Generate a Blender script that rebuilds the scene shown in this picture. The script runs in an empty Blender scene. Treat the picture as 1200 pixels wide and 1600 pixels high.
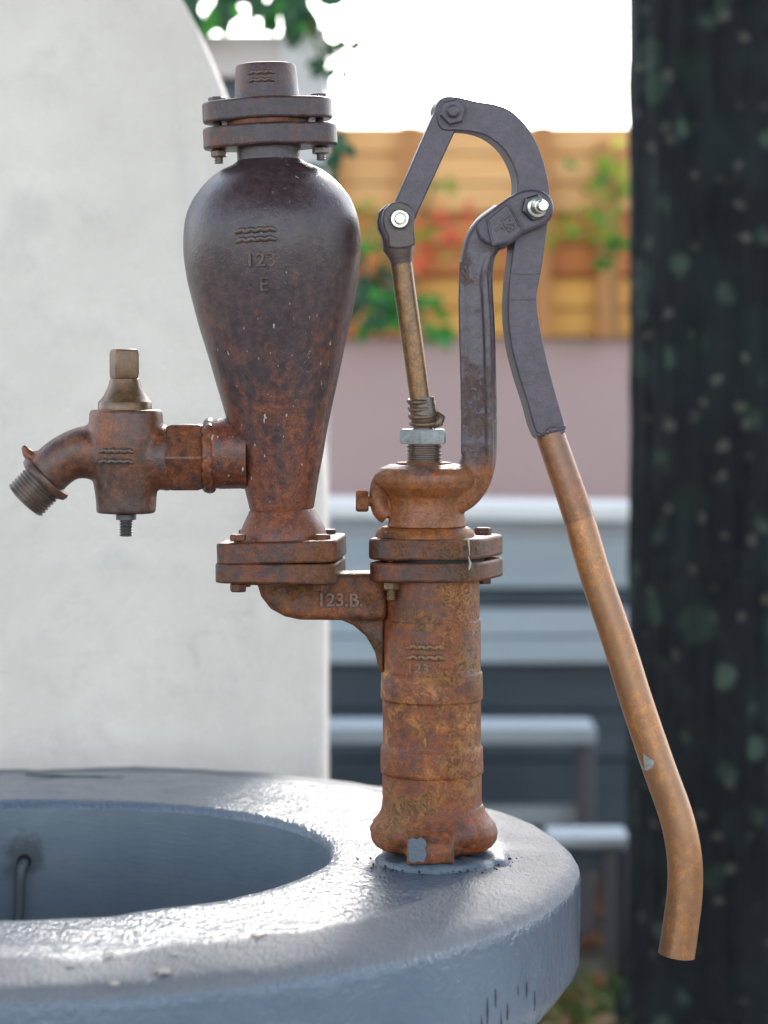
import bpy, bmesh, math, random
from mathutils import Vector, Matrix, noise
R = math.radians
random.seed(7)
scene = bpy.context.scene
COL = scene.collection

# ------------------------------------------------------------------ camera, sky, sun, exposure
F = 3700.0            # focal length in photo pixels (1200 x 1600)
HOR = 600.0           # row of the horizon
D = 2.22              # metres to the pump
S = D / F             # metres per photo pixel at the pump
ZC = 1.194            # eye height
cam = bpy.data.cameras.new("camera"); cam_o = bpy.data.objects.new("camera", cam); COL.objects.link(cam_o)
cam_o.location = (0, 0, ZC); cam_o.rotation_euler = (R(90), 0, 0)
cam.sensor_fit = 'HORIZONTAL'; cam.sensor_width = 24.0; cam.lens = F * 24.0 / 1200.0
cam.shift_y = -(800 - HOR) / 1200.0
cam.clip_start = 0.05; cam.clip_end = 500
cam.dof.use_dof = True; cam.dof.focus_distance = D - 0.03; cam.dof.aperture_fstop = 3.6
scene.camera = cam_o

SUN_EL, SUN_AZ = R(30), R(8)      # azimuth clockwise from +Y: beyond the fence
world = bpy.data.worlds.new("World"); scene.world = world; world.use_nodes = True
wn = world.node_tree.nodes; wl = world.node_tree.links; wn.clear()
sky = wn.new('ShaderNodeTexSky'); sky.sky_type = 'NISHITA'; sky.sun_disc = False
sky.sun_elevation = SUN_EL; sky.sun_rotation = SUN_AZ
sky.air_density = 1.0; sky.dust_density = 1.0; sky.ozone_density = 1.0
hsv = wn.new('ShaderNodeHueSaturation'); hsv.inputs['Saturation'].default_value = 0.55
bg = wn.new('ShaderNodeBackground'); bg.inputs['Strength'].default_value = 0.15
wo = wn.new('ShaderNodeOutputWorld')
wl.new(sky.outputs[0], hsv.inputs['Color']); wl.new(hsv.outputs[0], bg.inputs['Color']); wl.new(bg.outputs[0], wo.inputs['Surface'])

sun = bpy.data.lights.new("sun", 'SUN'); sun.energy = 0.8; sun.angle = R(10); sun.color = (1.0, 0.95, 0.88)
sun_o = bpy.data.objects.new("sun", sun); COL.objects.link(sun_o)
sd = Vector((math.sin(SUN_AZ) * math.cos(SUN_EL), math.cos(SUN_AZ) * math.cos(SUN_EL), math.sin(SUN_EL)))
sun_o.rotation_euler = sd.to_track_quat('Z', 'Y').to_euler(); sun_o.location = sd * 20

vs = scene.view_settings
vs.view_transform = 'Standard'; vs.look = 'None'; vs.gamma = 1.0; vs.use_curve_mapping = False
vs.exposure = 2.15
try:
    scene.cycles.use_denoising = True
    scene.cycles.max_bounces = 6
except Exception:
    pass

# ------------------------------------------------------------------ helpers
def W(px, py, Y):
    """photo pixel at distance Y -> world point"""
    return Vector(((px - 600) * Y / F, Y, ZC + (HOR - py) * Y / F))

def tag(o, label=None, cat=None, group=None, kind=None):
    if label: o["label"] = label
    if cat: o["category"] = cat
    if group: o["group"] = group
    if kind: o["kind"] = kind
    return o

def empty(name, loc, rz=0.0):
    o = bpy.data.objects.new(name, None); COL.objects.link(o)
    o.location = loc; o.rotation_euler = (0, 0, rz); o.empty_display_size = 0.05
    return o

class MB:
    def __init__(self, xf=None):
        self.v = []; self.f = []; self.xf = xf
    def add(self, verts, faces):
        n = len(self.v)
        self.v += [tuple(p) for p in verts]
        self.f += [tuple(i + n for i in f) for f in faces]
        return self
    def lathe(self, prof, origin=(0, 0, 0), axis=(0, 0, 1), seg=64, cap=True, wob=0.0, lobes=None):
        """prof: list of (radius, distance along axis)"""
        ax = Vector(axis).normalized(); q = Vector((0, 0, 1)).rotation_difference(ax)
        o = Vector(origin); vs_, fs = [], []
        for i, (r, t) in enumerate(prof):
            for k in range(seg):
                a = 2 * math.pi * k / seg
                rr = r
                if lobes: rr = lobes(r, t, a)
                p = Vector((math.cos(a) * rr, math.sin(a) * rr, t))
                if wob:
                    p += Vector((math.cos(a), math.sin(a), 0.6)) * wob * noise.noise(p * 38 + Vector((3, 7, 1)))
                vs_.append(o + q @ p)
        n = len(prof)
        for i in range(n - 1):
            for k in range(seg):
                k2 = (k + 1) % seg
                fs.append((i * seg + k, i * seg + k2, (i + 1) * seg + k2, (i + 1) * seg + k))
        if cap:
            fs.append(tuple(range(seg - 1, -1, -1)))
            fs.append(tuple((n - 1) * seg + k for k in range(seg)))
        return self.add(vs_, fs)
    def box(self, c, h, rot=None):
        c = Vector(c); vs_ = []
        for sx in (-1, 1):
            for sy in (-1, 1):
                for sz in (-1, 1):
                    p = Vector((sx * h[0], sy * h[1], sz * h[2]))
                    if rot is not None: p = rot @ p
                    vs_.append(c + p)
        return self.add(vs_, [(0, 1, 3, 2), (4, 6, 7, 5), (0, 4, 5, 1), (2, 3, 7, 6), (0, 2, 6, 4), (1, 5, 7, 3)])
    def prism(self, poly, d):
        """poly: list of 3D points (closed outline), extruded by vector d"""
        n = len(poly); d = Vector(d)
        a = [Vector(p) for p in poly]; b = [p + d for p in a]
        fs = [tuple(range(n)), tuple(range(2 * n - 1, n - 1, -1))]
        for i in range(n):
            j = (i + 1) % n
            fs.append((i, i + n, j + n, j))
        return self.add(a + b, fs)
    def sweep(self, pts, rad, seg=16, cap=True, sect=None, up=(0, 1, 0)):
        """tube along pts; rad: number or list; sect: list of 2D unit offsets (side, up) instead of a circle"""
        pts = [Vector(p) for p in pts]; n = len(pts)
        rad = rad if isinstance(rad, (list, tuple)) else [rad] * n
        if sect is None:
            sect = [(math.cos(2 * math.pi * k / seg), math.sin(2 * math.pi * k / seg)) for k in range(seg)]
        m = len(sect); vs_, fs = [], []
        u = Vector(up)
        for i, p in enumerate(pts):
            t = (pts[min(i + 1, n - 1)] - pts[max(i - 1, 0)]).normalized()
            side = t.cross(u)
            if side.length < 1e-4: side = t.cross(Vector((1, 0, 0.01)))
            side.normalize(); w = side.cross(t).normalized()
            for (a, b) in sect:
                vs_.append(p + side * a * rad[i] + w * b * rad[i])
        for i in range(n - 1):
            for k in range(m):
                k2 = (k + 1) % m
                fs.append((i * m + k, i * m + k2, (i + 1) * m + k2, (i + 1) * m + k))
        if cap:
            fs.append(tuple(range(m - 1, -1, -1))); fs.append(tuple((n - 1) * m + k for k in range(m)))
        return self.add(vs_, fs)
    def hexa(self, c, r, h, axis=(0, 0, 1), rot=0.0, chamfer=0.12, n=6):
        """hexagonal nut or bolt head centred at c, along axis, height h"""
        ax = Vector(axis).normalized(); q = Vector((0, 0, 1)).rotation_difference(ax); c = Vector(c)
        vs_, fs = [], []
        rings = [(r * (1 - chamfer), -h / 2), (r, -h / 2 + h * 0.16), (r, h / 2 - h * 0.16), (r * (1 - chamfer), h / 2)]
        for (rr, t) in rings:
            for k in range(n):
                a = rot + 2 * math.pi * k / n
                vs_.append(c + q @ Vector((math.cos(a) * rr, math.sin(a) * rr, t)))
        for i in range(3):
            for k in range(n):
                k2 = (k + 1) % n
                fs.append((i * n + k, i * n + k2, (i + 1) * n + k2, (i + 1) * n + k))
        fs.append(tuple(range(n - 1, -1, -1))); fs.append(tuple(3 * n + k for k in range(n)))
        return self.add(vs_, fs)
    def thread(self, a, b, r, pitch, depth, seg=32):
        """a threaded stub from a to b"""
        a = Vector(a); b = Vector(b); L = (b - a).length; n = max(2, int(L / pitch))
        prof = [(r - depth, 0)]
        for i in range(n):
            t0 = L * i / n; dt = L / n
            prof += [(r - depth, t0 + dt * 0.12), (r, t0 + dt * 0.4), (r, t0 + dt * 0.62), (r - depth, t0 + dt * 0.9)]
        prof.append((r - depth * 1.4, L))
        return self.lathe(prof, a, b - a, seg)
    def build(self, name, mat, parent=None, smooth=35, bevel=0.0, bseg=2, remesh=0.0, relax=0, subsurf=0, disp=0.0, dscale=60):
        me = bpy.data.meshes.new(name)
        vv = [self.xf(Vector(p)) for p in self.v] if self.xf else self.v
        me.from_pydata([tuple(p) for p in vv], [], self.f)
        bm = bmesh.new(); bm.from_mesh(me); bmesh.ops.recalc_face_normals(bm, faces=bm.faces)
        bm.to_mesh(me); bm.free()
        me.materials.append(mat)
        o = bpy.data.objects.new(name, me); COL.objects.link(o)
        if parent is not None: o.parent = parent
        if smooth is not None:
            for p in me.polygons: p.use_smooth = True
            me.set_sharp_from_angle(angle=R(smooth))
        if bevel:
            b = o.modifiers.new("bevel", 'BEVEL'); b.width = bevel; b.segments = bseg; b.limit_method = 'ANGLE'; b.angle_limit = R(32)
        if remesh:
            r = o.modifiers.new("remesh", 'REMESH'); r.mode = 'VOXEL'; r.voxel_size = remesh; r.use_smooth_shade = True
            if relax:
                s = o.modifiers.new("smooth", 'SMOOTH'); s.factor = 0.5; s.iterations = relax
        if subsurf:
            s = o.modifiers.new("sub", 'SUBSURF'); s.levels = subsurf; s.render_levels = subsurf
        if disp:
            tx = bpy.data.textures.new(name + "_tex", 'CLOUDS'); tx.noise_scale = 1.0 / dscale; tx.noise_depth = 3
            d_ = o.modifiers.new("disp", 'DISPLACE'); d_.texture = tx; d_.strength = disp; d_.mid_level = 0.5; d_.texture_coords = 'LOCAL'
        return o

def catmull(pts, n=6, closed=True):
    out = []; m = len(pts)
    rng = range(m) if closed else range(m - 1)
    for i in rng:
        g = lambda k: Vector(pts[k % m]) if closed else Vector(pts[max(0, min(m - 1, k))])
        p0, p1, p2, p3 = g(i - 1), g(i), g(i + 1), g(i + 2)
        for k in range(n):
            t = k / n
            out.append(0.5 * ((2 * p1) + (p2 - p0) * t + (2 * p0 - 5 * p1 + 4 * p2 - p3) * t * t + (3 * p1 - p0 - 3 * p2 + p3) * t ** 3))
    if not closed: out.append(Vector(pts[-1]))
    return out

# ------------------------------------------------------------------ materials
class NT:
    def __init__(self, name):
        self.m = bpy.data.materials.new(name); self.m.use_nodes = True
        self.t = self.m.node_tree; self.n = self.t.nodes; self.l = self.t.links
        self.b = next(x for x in self.n if x.type == 'BSDF_PRINCIPLED')
        self.co = self.n.new('ShaderNodeTexCoord').outputs['Object']
        self.geo = None
    def inp(self, sock, val):
        if isinstance(val, bpy.types.NodeSocket): self.l.new(val, sock)
        elif isinstance(val, (tuple, list)) and len(val) == 3 and len(sock.default_value) == 4: sock.default_value = (*val, 1)
        else: sock.default_value = val
    def mapping(self, scale, loc=(0, 0, 0), rot=(0, 0, 0)):
        m = self.n.new('ShaderNodeMapping'); m.inputs['Scale'].default_value = scale; m.inputs['Location'].default_value = loc; m.inputs['Rotation'].default_value = rot
        self.l.new(self.co, m.inputs['Vector']); return m.outputs[0]
    def noise(self, scale, detail=6, rough=0.6, vec=None, dist=0.0):
        x = self.n.new('ShaderNodeTexNoise'); x.inputs['Scale'].default_value = scale; x.inputs['Detail'].default_value = detail
        x.inputs['Roughness'].default_value = rough; x.inputs['Distortion'].default_value = dist
        self.l.new(vec if vec is not None else self.co, x.inputs['Vector']); return x.outputs[0]
    def voronoi(self, scale, vec=None, feature='F1', rnd=1.0):
        x = self.n.new('ShaderNodeTexVoronoi'); x.feature = feature; x.inputs['Scale'].default_value = scale; x.inputs['Randomness'].default_value = rnd
        self.l.new(vec if vec is not None else self.co, x.inputs['Vector']); return x.outputs['Distance'], (x.outputs['Color'] if feature == 'F1' else None)
    def ramp(self, fac, a, b):
        x = self.n.new('ShaderNodeMapRange'); x.interpolation_type = 'SMOOTHSTEP'
        x.inputs[1].default_value = a; x.inputs[2].default_value = b; self.inp(x.inputs[0], fac); return x.outputs[0]
    def lin(self, fac, a, b, c, d):
        x = self.n.new('ShaderNodeMapRange'); x.inputs[1].default_value = a; x.inputs[2].default_value = b
        x.inputs[3].default_value = c; x.inputs[4].default_value = d; self.inp(x.inputs[0], fac); return x.outputs[0]
    def mix(self, fac, a, b):
        x = self.n.new('ShaderNodeMix'); x.data_type = 'RGBA'
        self.inp(x.inputs[0], fac); self.inp(x.inputs[6], a); self.inp(x.inputs[7], b); return x.outputs[2]
    def math(self, op, a, b=0.0):
        x = self.n.new('ShaderNodeMath'); x.operation = op; self.inp(x.inputs[0], a); self.inp(x.inputs[1], b); return x.outputs[0]
    def axis(self, k):
        x = self.n.new('ShaderNodeSeparateXYZ'); self.l.new(self.co, x.inputs[0]); return x.outputs[k]
    def bump(self, h, strength, dist, prev=None):
        x = self.n.new('ShaderNodeBump'); x.inputs['Strength'].default_value = strength; x.inputs['Distance'].default_value = dist
        self.l.new(h, x.inputs['Height'])
        if prev is not None: self.l.new(prev, x.inputs['Normal'])
        return x.outputs[0]
    def out(self, col, rough=0.6, normal=None, metal=0.0, spec=0.5, coat=0.0):
        self.inp(self.b.inputs['Base Color'], col); self.inp(self.b.inputs['Roughness'], rough); self.inp(self.b.inputs['Metallic'], metal)
        self.inp(self.b.inputs['Specular IOR Level'], spec)
        if coat: self.b.inputs['Coat Weight'].default_value = coat; self.b.inputs['Coat Roughness'].default_value = 0.3
        if normal is not None: self.l.new(normal, self.b.inputs['Normal'])
        return self.m

def iron(name, dark, mid, rust, ochre, amount=0.5, ochre_amt=0.3, rough=(0.38, 0.62), grad=None, bump=0.6, specks=0.0, crust=0.0, streak=0.5, spec=0.5, seed=0.0, k=0.6, pits=0.3, metal=0.0, dapple_z=None):
    t = NT(name)
    k *= 0.86
    dark, mid, rust, ochre = [tuple(c * k for c in q) for q in (dark, mid, rust, ochre)]
    rust = (rust[0] * 1.32, rust[1] * 1.12, rust[2] * 0.9)
    off = t.mapping((1, 1, 1), (seed, seed * 0.7, seed * 1.3))
    base = t.noise(17, 9, 0.7, off); med = t.noise(120, 9, 0.72, off); fine = t.noise(520, 4, 0.62, off)
    st = t.noise(1.0, 7, 0.68, t.mapping((85, 85, 6), (seed, 0, 0)))
    col = t.mix(t.ramp(t.math('ADD', t.math('MULTIPLY', med, 0.75), t.math('MULTIPLY', base, 0.25)), 0.36, 0.64), dark, mid)
    m = t.math('ADD', t.math('MULTIPLY', base, 1.0 - streak * 0.5), t.math('MULTIPLY', st, streak * 0.5))
    m = t.math('ADD', m, t.math('MULTIPLY', t.math('SUBTRACT', med, 0.5), 0.32))
    if grad:                      # more rust towards the wet lower end
        z = t.axis(2); m = t.math('ADD', m, t.lin(z, grad[0], grad[1], grad[2], grad[3]))
    th = 0.72 - 0.42 * amount
    rm = t.ramp(m, th - 0.11, th + 0.13)
    rustc = t.mix(t.ramp(t.math('ADD', t.math('MULTIPLY', fine, 0.5), t.math('MULTIPLY', med, 0.5)), 0.40, 0.62), tuple(c * 0.5 for c in rust), tuple(min(1, c * 1.25) for c in rust))
    col = t.mix(t.math('MULTIPLY', rm, 0.9), col, rustc)
    om = t.math('MULTIPLY', t.ramp(t.noise(42, 10, 0.78, t.mapping((1, 1, 1), (seed + 4, 2, 9)), 0.6), 0.64 - 0.2 * ochre_amt, 0.78 - 0.2 * ochre_amt), rm)
    if dapple_z:                   # golden crust colour, with the barrel's diagonal sun dapple painted in
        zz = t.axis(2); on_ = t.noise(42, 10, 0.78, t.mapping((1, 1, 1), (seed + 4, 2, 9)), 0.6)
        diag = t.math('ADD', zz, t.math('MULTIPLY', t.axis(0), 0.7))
        zone = t.math('MULTIPLY', t.ramp(diag, dapple_z[0], dapple_z[0] + 0.04), t.ramp(diag, dapple_z[1] + 0.03, dapple_z[1] - 0.02))
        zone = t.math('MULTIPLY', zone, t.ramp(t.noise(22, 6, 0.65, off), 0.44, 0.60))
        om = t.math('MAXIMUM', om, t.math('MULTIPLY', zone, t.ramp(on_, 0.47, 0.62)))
    om = t.math('MULTIPLY', om, t.ramp(fine, 0.20, 0.50))
    col = t.mix(t.math('MULTIPLY', om, 0.85), col, ochre)
    col = t.mix(t.math('MULTIPLY', t.ramp(t.noise(260, 6, 0.7, t.mapping((1, 1, 1), (seed + 7, 1, 2))), 0.60, 0.70), pits), col, tuple(c * 0.45 for c in dark))
    h = t.math('ADD', t.math('MULTIPLY', fine, 0.55), t.math('MULTIPLY', med, 0.9))
    rg = t.lin(t.math('ADD', t.math('MULTIPLY', med, 0.5), t.math('MULTIPLY', rm, 0.5)), 0.2, 0.85, rough[0], rough[1])
    if crust:
        wavy = t.noise(95, 9, 0.8, off, 0.6)
        cm = t.math('MULTIPLY', t.ramp(t.noise(24, 6, 0.6, t.mapping((1, 1, 1), (seed + 9, 5, 3))), 0.48, 0.62), t.ramp(t.math('ABSOLUTE', t.math('SUBTRACT', wavy, 0.5)), 0.085, 0.0))
        col = t.mix(t.math('MULTIPLY', cm, crust), col, (0.50, 0.24, 0.07))
        h = t.math('ADD', h, t.math('MULTIPLY', cm, 0.6))
    if specks:
        sn = t.noise(210, 3, 0.5, t.mapping((1, 1, 0.5), (seed + 2, 8, 1)))
        sm = t.math('MULTIPLY', t.ramp(sn, 0.68, 0.72), t.ramp(t.noise(11, 3, 0.5, t.mapping((1, 1, 1), (seed + 1, 3, 3))), 0.46, 0.62))
        col = t.mix(t.math('MULTIPLY', sm, specks), col, (0.42, 0.38, 0.33))
    n = t.bump(h, 1.0, 0.00075 * bump)
    return t.out(col, rg, n, metal, spec)

PUR_D, PUR_M = (0.040, 0.028, 0.032), (0.085, 0.060, 0.066)
M = {}
M['vessel'] = iron('vessel_iron', (0.048, 0.028, 0.033), (0.112, 0.068, 0.070), (0.250, 0.072, 0.022), (0.44, 0.150, 0.034), 0.49, 0.25, (0.28, 0.48), (0.16, 0.60, 0.24, -0.20), 0.75, 0.8, streak=1.0, seed=1.0, spec=0.5, k=0.68, pits=0.12)
M['cap'] = iron('cap_iron', (0.044, 0.026, 0.030), (0.102, 0.060, 0.064), (0.165, 0.056, 0.026), (0.24, 0.09, 0.034), 0.38, 0.1, (0.32, 0.52), None, 0.9, 0.1, seed=5.0, spec=0.5, k=0.68)
M['flange'] = iron('flange_rust', (0.060, 0.024, 0.017), (0.130, 0.050, 0.028), (0.22, 0.064, 0.016), (0.40, 0.14, 0.034), 0.54, 0.25, (0.36, 0.6), None, 1.0, 0.0, 0.2, seed=9.0, k=0.66, spec=0.45, pits=0.2)
M['barrel'] = iron('barrel_rust', (0.075, 0.024, 0.011), (0.17, 0.050, 0.016), (0.29, 0.078, 0.012), (0.95, 0.40, 0.085), 0.62, 0.22, (0.34, 0.62), None, 1.2, 0.0, 0.55, 0.6, seed=13.0, k=0.64, pits=0.3, spec=0.5, dapple_z=(0.055, 0.165))
M['elbow'] = iron('elbow_rust', (0.070, 0.024, 0.011), (0.15, 0.050, 0.018), (0.26, 0.076, 0.013), (0.55, 0.20, 0.04), 0.56, 0.25, (0.36, 0.62), None, 1.1, 0.0, 0.2, 0.3, seed=83.0, k=0.66, pits=0.25, spec=0.45)
M['head'] = iron('casting_rust', (0.090, 0.034, 0.014), (0.20, 0.076, 0.022), (0.34, 0.112, 0.020), (0.58, 0.24, 0.05), 0.62, 0.4, (0.40, 0.66), None, 0.9, 0.0, 0.15, 0.3, seed=17.0, k=0.70, spec=0.45, pits=0.18)
M['tap'] = iron('tap_iron', (0.072, 0.036, 0.028), (0.155, 0.080, 0.058), (0.260, 0.080, 0.020), (0.42, 0.15, 0.038), 0.52, 0.25, (0.28, 0.48), None, 0.8, 0.1, seed=21.0, spec=0.5, k=0.70, pits=0.15)
M['lever'] = iron('lever_iron', (0.066, 0.047, 0.064), (0.124, 0.090, 0.116), (0.140, 0.078, 0.072), (0.18, 0.11, 0.08), 0.15, 0.05, (0.34, 0.52), None, 0.6, 0.1, seed=25.0, spec=0.5, k=0.74, pits=0.2)
M['arm'] = iron('standard_iron', (0.066, 0.046, 0.058), (0.122, 0.086, 0.102), (0.32, 0.106, 0.020), (0.58, 0.24, 0.05), 0.14, 0.45, (0.30, 0.56), (0.345, 0.40, 0.42, -0.20), 0.8, 0.0, 0.15, seed=29.0, spec=0.6, k=0.72, pits=0.15)
M['handle'] = iron('handle_steel', (0.33, 0.150, 0.062), (0.37, 0.175, 0.074), (0.46, 0.20, 0.050), (0.52, 0.25, 0.07), 0.42, 0.05, (0.30, 0.40), None, 0.06, 0.0, 0.0, 1.0, seed=33.0, spec=0.7, k=0.76, pits=0.06, metal=0.35)
M['sleeve'] = iron('sleeve_steel', (0.22, 0.100, 0.052), (0.27, 0.125, 0.066), (0.35, 0.14, 0.045), (0.40, 0.18, 0.06), 0.42, 0.1, (0.30, 0.42), None, 0.12, 0.0, 0.0, 1.0, seed=33.0, spec=0.6, k=0.82, pits=0.1, metal=0.3)
M['rod'] = iron('rod_bronze', (0.15, 0.090, 0.052), (0.23, 0.140, 0.075), (0.32, 0.175, 0.066), (0.40, 0.24, 0.09), 0.5, 0.2, (0.3, 0.45), None, 0.12, 0.0, 0.0, 1.2, seed=41.0, spec=0.6, k=0.76, pits=0.1, metal=0.3)
M['brass'] = iron('bonnet_bronze', (0.150, 0.090, 0.050), (0.26, 0.160, 0.085), (0.23, 0.11, 0.040), (0.36, 0.21, 0.09), 0.42, 0.2, (0.28, 0.45), None, 0.3, 0.0, seed=45.0, spec=0.6, k=0.72, metal=0.3)
M['clevis'] = iron('clevis_steel', (0.115, 0.080, 0.074), (0.18, 0.128, 0.115), (0.19, 0.105, 0.07), (0.24, 0.15, 0.10), 0.3, 0.1, (0.38, 0.58), None, 0.4, 0.1, seed=49.0)
M['worn'] = iron('worn_letter', (0.10, 0.066, 0.058), (0.19, 0.125, 0.105), (0.24, 0.105, 0.045), (0.36, 0.19, 0.08), 0.4, 0.3, (0.3, 0.5), None, 0.5, 0.0, seed=71.0, spec=0.6)
M['worn_rust'] = iron('worn_rust_letter', (0.20, 0.10, 0.045), (0.36, 0.19, 0.085), (0.36, 0.17, 0.06), (0.62, 0.38, 0.17), 0.5, 0.5, (0.35, 0.6), None, 0.6, 0.0, 0.4, seed=75.0)
M['zinc'] = iron('galvanised', (0.24, 0.26, 0.26), (0.42, 0.44, 0.42), (0.30, 0.26, 0.20), (0.34, 0.25, 0.16), 0.25, 0.2, (0.35, 0.6), None, 0.8, 0.0, seed=53.0, k=0.8)
M['thread'] = iron('thread_steel', (0.10, 0.062, 0.044), (0.19, 0.125, 0.088), (0.17, 0.075, 0.035), (0.27, 0.14, 0.065), 0.4, 0.2, (0.28, 0.45), None, 0.3, 0.0, seed=57.0, spec=0.8)
M['stud'] = iron('stud_steel', (0.020, 0.018, 0.022), (0.05, 0.045, 0.05), (0.06, 0.035, 0.025), (0.09, 0.05, 0.03), 0.3, 0.1, (0.3, 0.5), None, 0.4, 0.0, seed=61.0, spec=0.8)
M['tape'] = iron('packing_cord', (0.11, 0.064, 0.036), (0.21, 0.135, 0.082), (0.24, 0.13, 0.055), (0.42, 0.28, 0.15), 0.45, 0.3, (0.25, 0.5), None, 0.6, 0.0, seed=65.0, spec=0.7)

def simple(name, col, rough=0.5, metal=0.0, var=0.2, scale=40, bump=0.0, bscale=200, spec=0.5):
    t = NT(name)
    c = t.mix(t.noise(scale, 6), tuple(x * (1 - var) for x in col), tuple(min(1, x * (1 + var)) for x in col))
    n = t.bump(t.noise(bscale, 5), bump, 0.002) if bump else None
    return t.out(c, rough, n, metal, spec)
M['steel'] = simple('bright_steel', (0.62, 0.60, 0.52), 0.28, 0.9, 0.15, 120)
M['void'] = simple('dark_hole', (0.010, 0.010, 0.011), 0.9)
M['lime'] = simple('lime_deposit', (0.34, 0.32, 0.28), 0.8, 0, 0.15, 200, 0.6, 400)
M['greypaint'] = simple('grey_paint_daub', (0.085, 0.105, 0.13), 0.45, 0, 0.12, 120, 0.4, 300)
M['mortar'] = simple('painted_mortar', (0.085, 0.108, 0.135), 0.3, 0, 0.25, 150, 0.9, 260)

def basin_paint(name, c1, c2, rough_in, side=False):
    t = NT(name)
    # the worn dusty outer band of the rim is matt, the inner part is thick glossy paint
    x, y, z = t.axis(0), t.axis(1), t.axis(2)
    rad = t.math('SQRT', t.math('ADD', t.math('MULTIPLY', x, x), t.math('MULTIPLY', y, y)))
    wob = t.noise(7, 5, 0.6)
    band = t.ramp(t.math('ADD', rad, t.math('MULTIPLY', t.math('SUBTRACT', wob, 0.5), 0.10)), 0.425, 0.450)
    top = t.ramp(z, -0.020, -0.012)
    wear = t.math('MULTIPLY', band, top)
    col = t.mix(t.ramp(t.noise(9, 8, 0.65), 0.3, 0.7), c1, c2)
    dust = t.mix(t.noise(30, 6), (0.150, 0.146, 0.150), (0.200, 0.192, 0.194))
    col = t.mix(t.math('MULTIPLY', wear, 0.75), col, dust)
    col = t.mix(t.math('MULTIPLY', t.ramp(t.noise(140, 5, 0.7), 0.66, 0.76), 0.3), col, (0.028, 0.032, 0.038))
    rg = t.math('ADD', t.lin(t.noise(14, 5), 0.3, 0.7, rough_in, rough_in + 0.1), t.math('MULTIPLY', wear, 0.46))
    strokes = t.noise(1.0, 3, 0.55, t.mapping((300, 80, 200)), 0.6)
    lumps = t.noise(85, 6, 0.55)
    fine = t.noise(330, 3, 0.5)
    h = t.math('ADD', t.math('MULTIPLY', strokes, 1.5), t.math('ADD', t.math('MULTIPLY', lumps, 1.1), t.math('MULTIPLY', fine, 0.35)))
    side = t.ramp(z, -0.018, -0.030)
    h = t.math('ADD', t.math('MULTIPLY', h, t.lin(side, 0, 1, 1.0, 0.32)), t.math('MULTIPLY', side, t.math('MULTIPLY', t.noise(55, 6, 0.6), 0.8)))
    n = t.bump(h, 1.0, 0.0015)
    return t.out(col, rg, n, 0.0, t.lin(wear, 0, 1, 0.66, 0.3))
M['basin'] = basin_paint('basin_paint', (0.074, 0.104, 0.146), (0.095, 0.127, 0.168), 0.13)

def bowl_paint():
    t = NT('bowl_paint')
    z = t.axis(2)
    col = t.mix(t.ramp(t.noise(7, 8, 0.65), 0.3, 0.7), (0.100, 0.126, 0.150), (0.128, 0.156, 0.180))
    col = t.mix(t.math('MULTIPLY', t.ramp(t.noise(1, 5, 0.6, t.mapping((25, 25, 120))), 0.5, 0.72), 0.35), col, (0.062, 0.10, 0.14))
    col = t.mix(t.math('MULTIPLY', t.ramp(t.noise(60, 6, 0.7), 0.68, 0.75), 0.6), col, (0.06, 0.07, 0.08))
    dv = t.n.new('ShaderNodeVectorMath'); dv.operation = 'DISTANCE'; dv.inputs[1].default_value = (-0.050, 0.25, -0.062); t.l.new(t.co, dv.inputs[0])
    ds = t.math('ADD', dv.outputs['Value'], t.math('MULTIPLY', t.math('SUBTRACT', t.noise(45, 7, 0.7), 0.5), 0.07))
    col = t.mix(t.math('MULTIPLY', t.ramp(ds, 0.035, 0.008), 0.75), col, (0.028, 0.036, 0.036))
    n = t.bump(t.noise(1.0, 5, 0.6, t.mapping((60, 60, 420))), 0.35, 0.001)
    return t.out(col, 0.38, n, 0, 0.5)
M['bowl'] = bowl_paint()

def plaster():
    t = NT('lime_plaster')
    big = t.noise(2.2, 7, 0.6); med = t.noise(9, 8, 0.68)
    col = t.mix(t.ramp(big, 0.3, 0.7), (0.60, 0.54, 0.485), (0.73, 0.665, 0.59))
    col = t.mix(t.math('MULTIPLY', t.ramp(med, 0.50, 0.75), 0.42), col, (0.45, 0.42, 0.395))
    col = t.mix(t.math('MULTIPLY', t.ramp(t.noise(1, 7, 0.65, t.mapping((8, 8, 1.2))), 0.50, 0.75), 0.5), col, (0.44, 0.42, 0.40))
    vein = t.math('ABSOLUTE', t.math('SUBTRACT', t.noise(6, 8, 0.65, t.mapping((1, 1, 1), (7, 2, 5)), 0.8), 0.5))
    col = t.mix(t.math('MULTIPLY', t.math('MULTIPLY', t.ramp(vein, 0.012, 0.0), t.ramp(t.noise(3, 4, 0.5), 0.54, 0.66)), 0.22), col, (0.30, 0.28, 0.26))
    col = t.mix(t.math('MULTIPLY', t.ramp(t.noise(19, 7, 0.7, t.mapping((1, 1, 1), (4, 4, 4))), 0.69, 0.78), 0.35), col, (0.30, 0.29, 0.28))
    n = t.bump(t.math('ADD', t.noise(18, 7, 0.6), t.math('MULTIPLY', t.noise(150, 4), 0.2)), 0.8, 0.014)
    return t.out(col, 0.85, n, 0, 0.3)
M['plaster'] = plaster()

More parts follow.
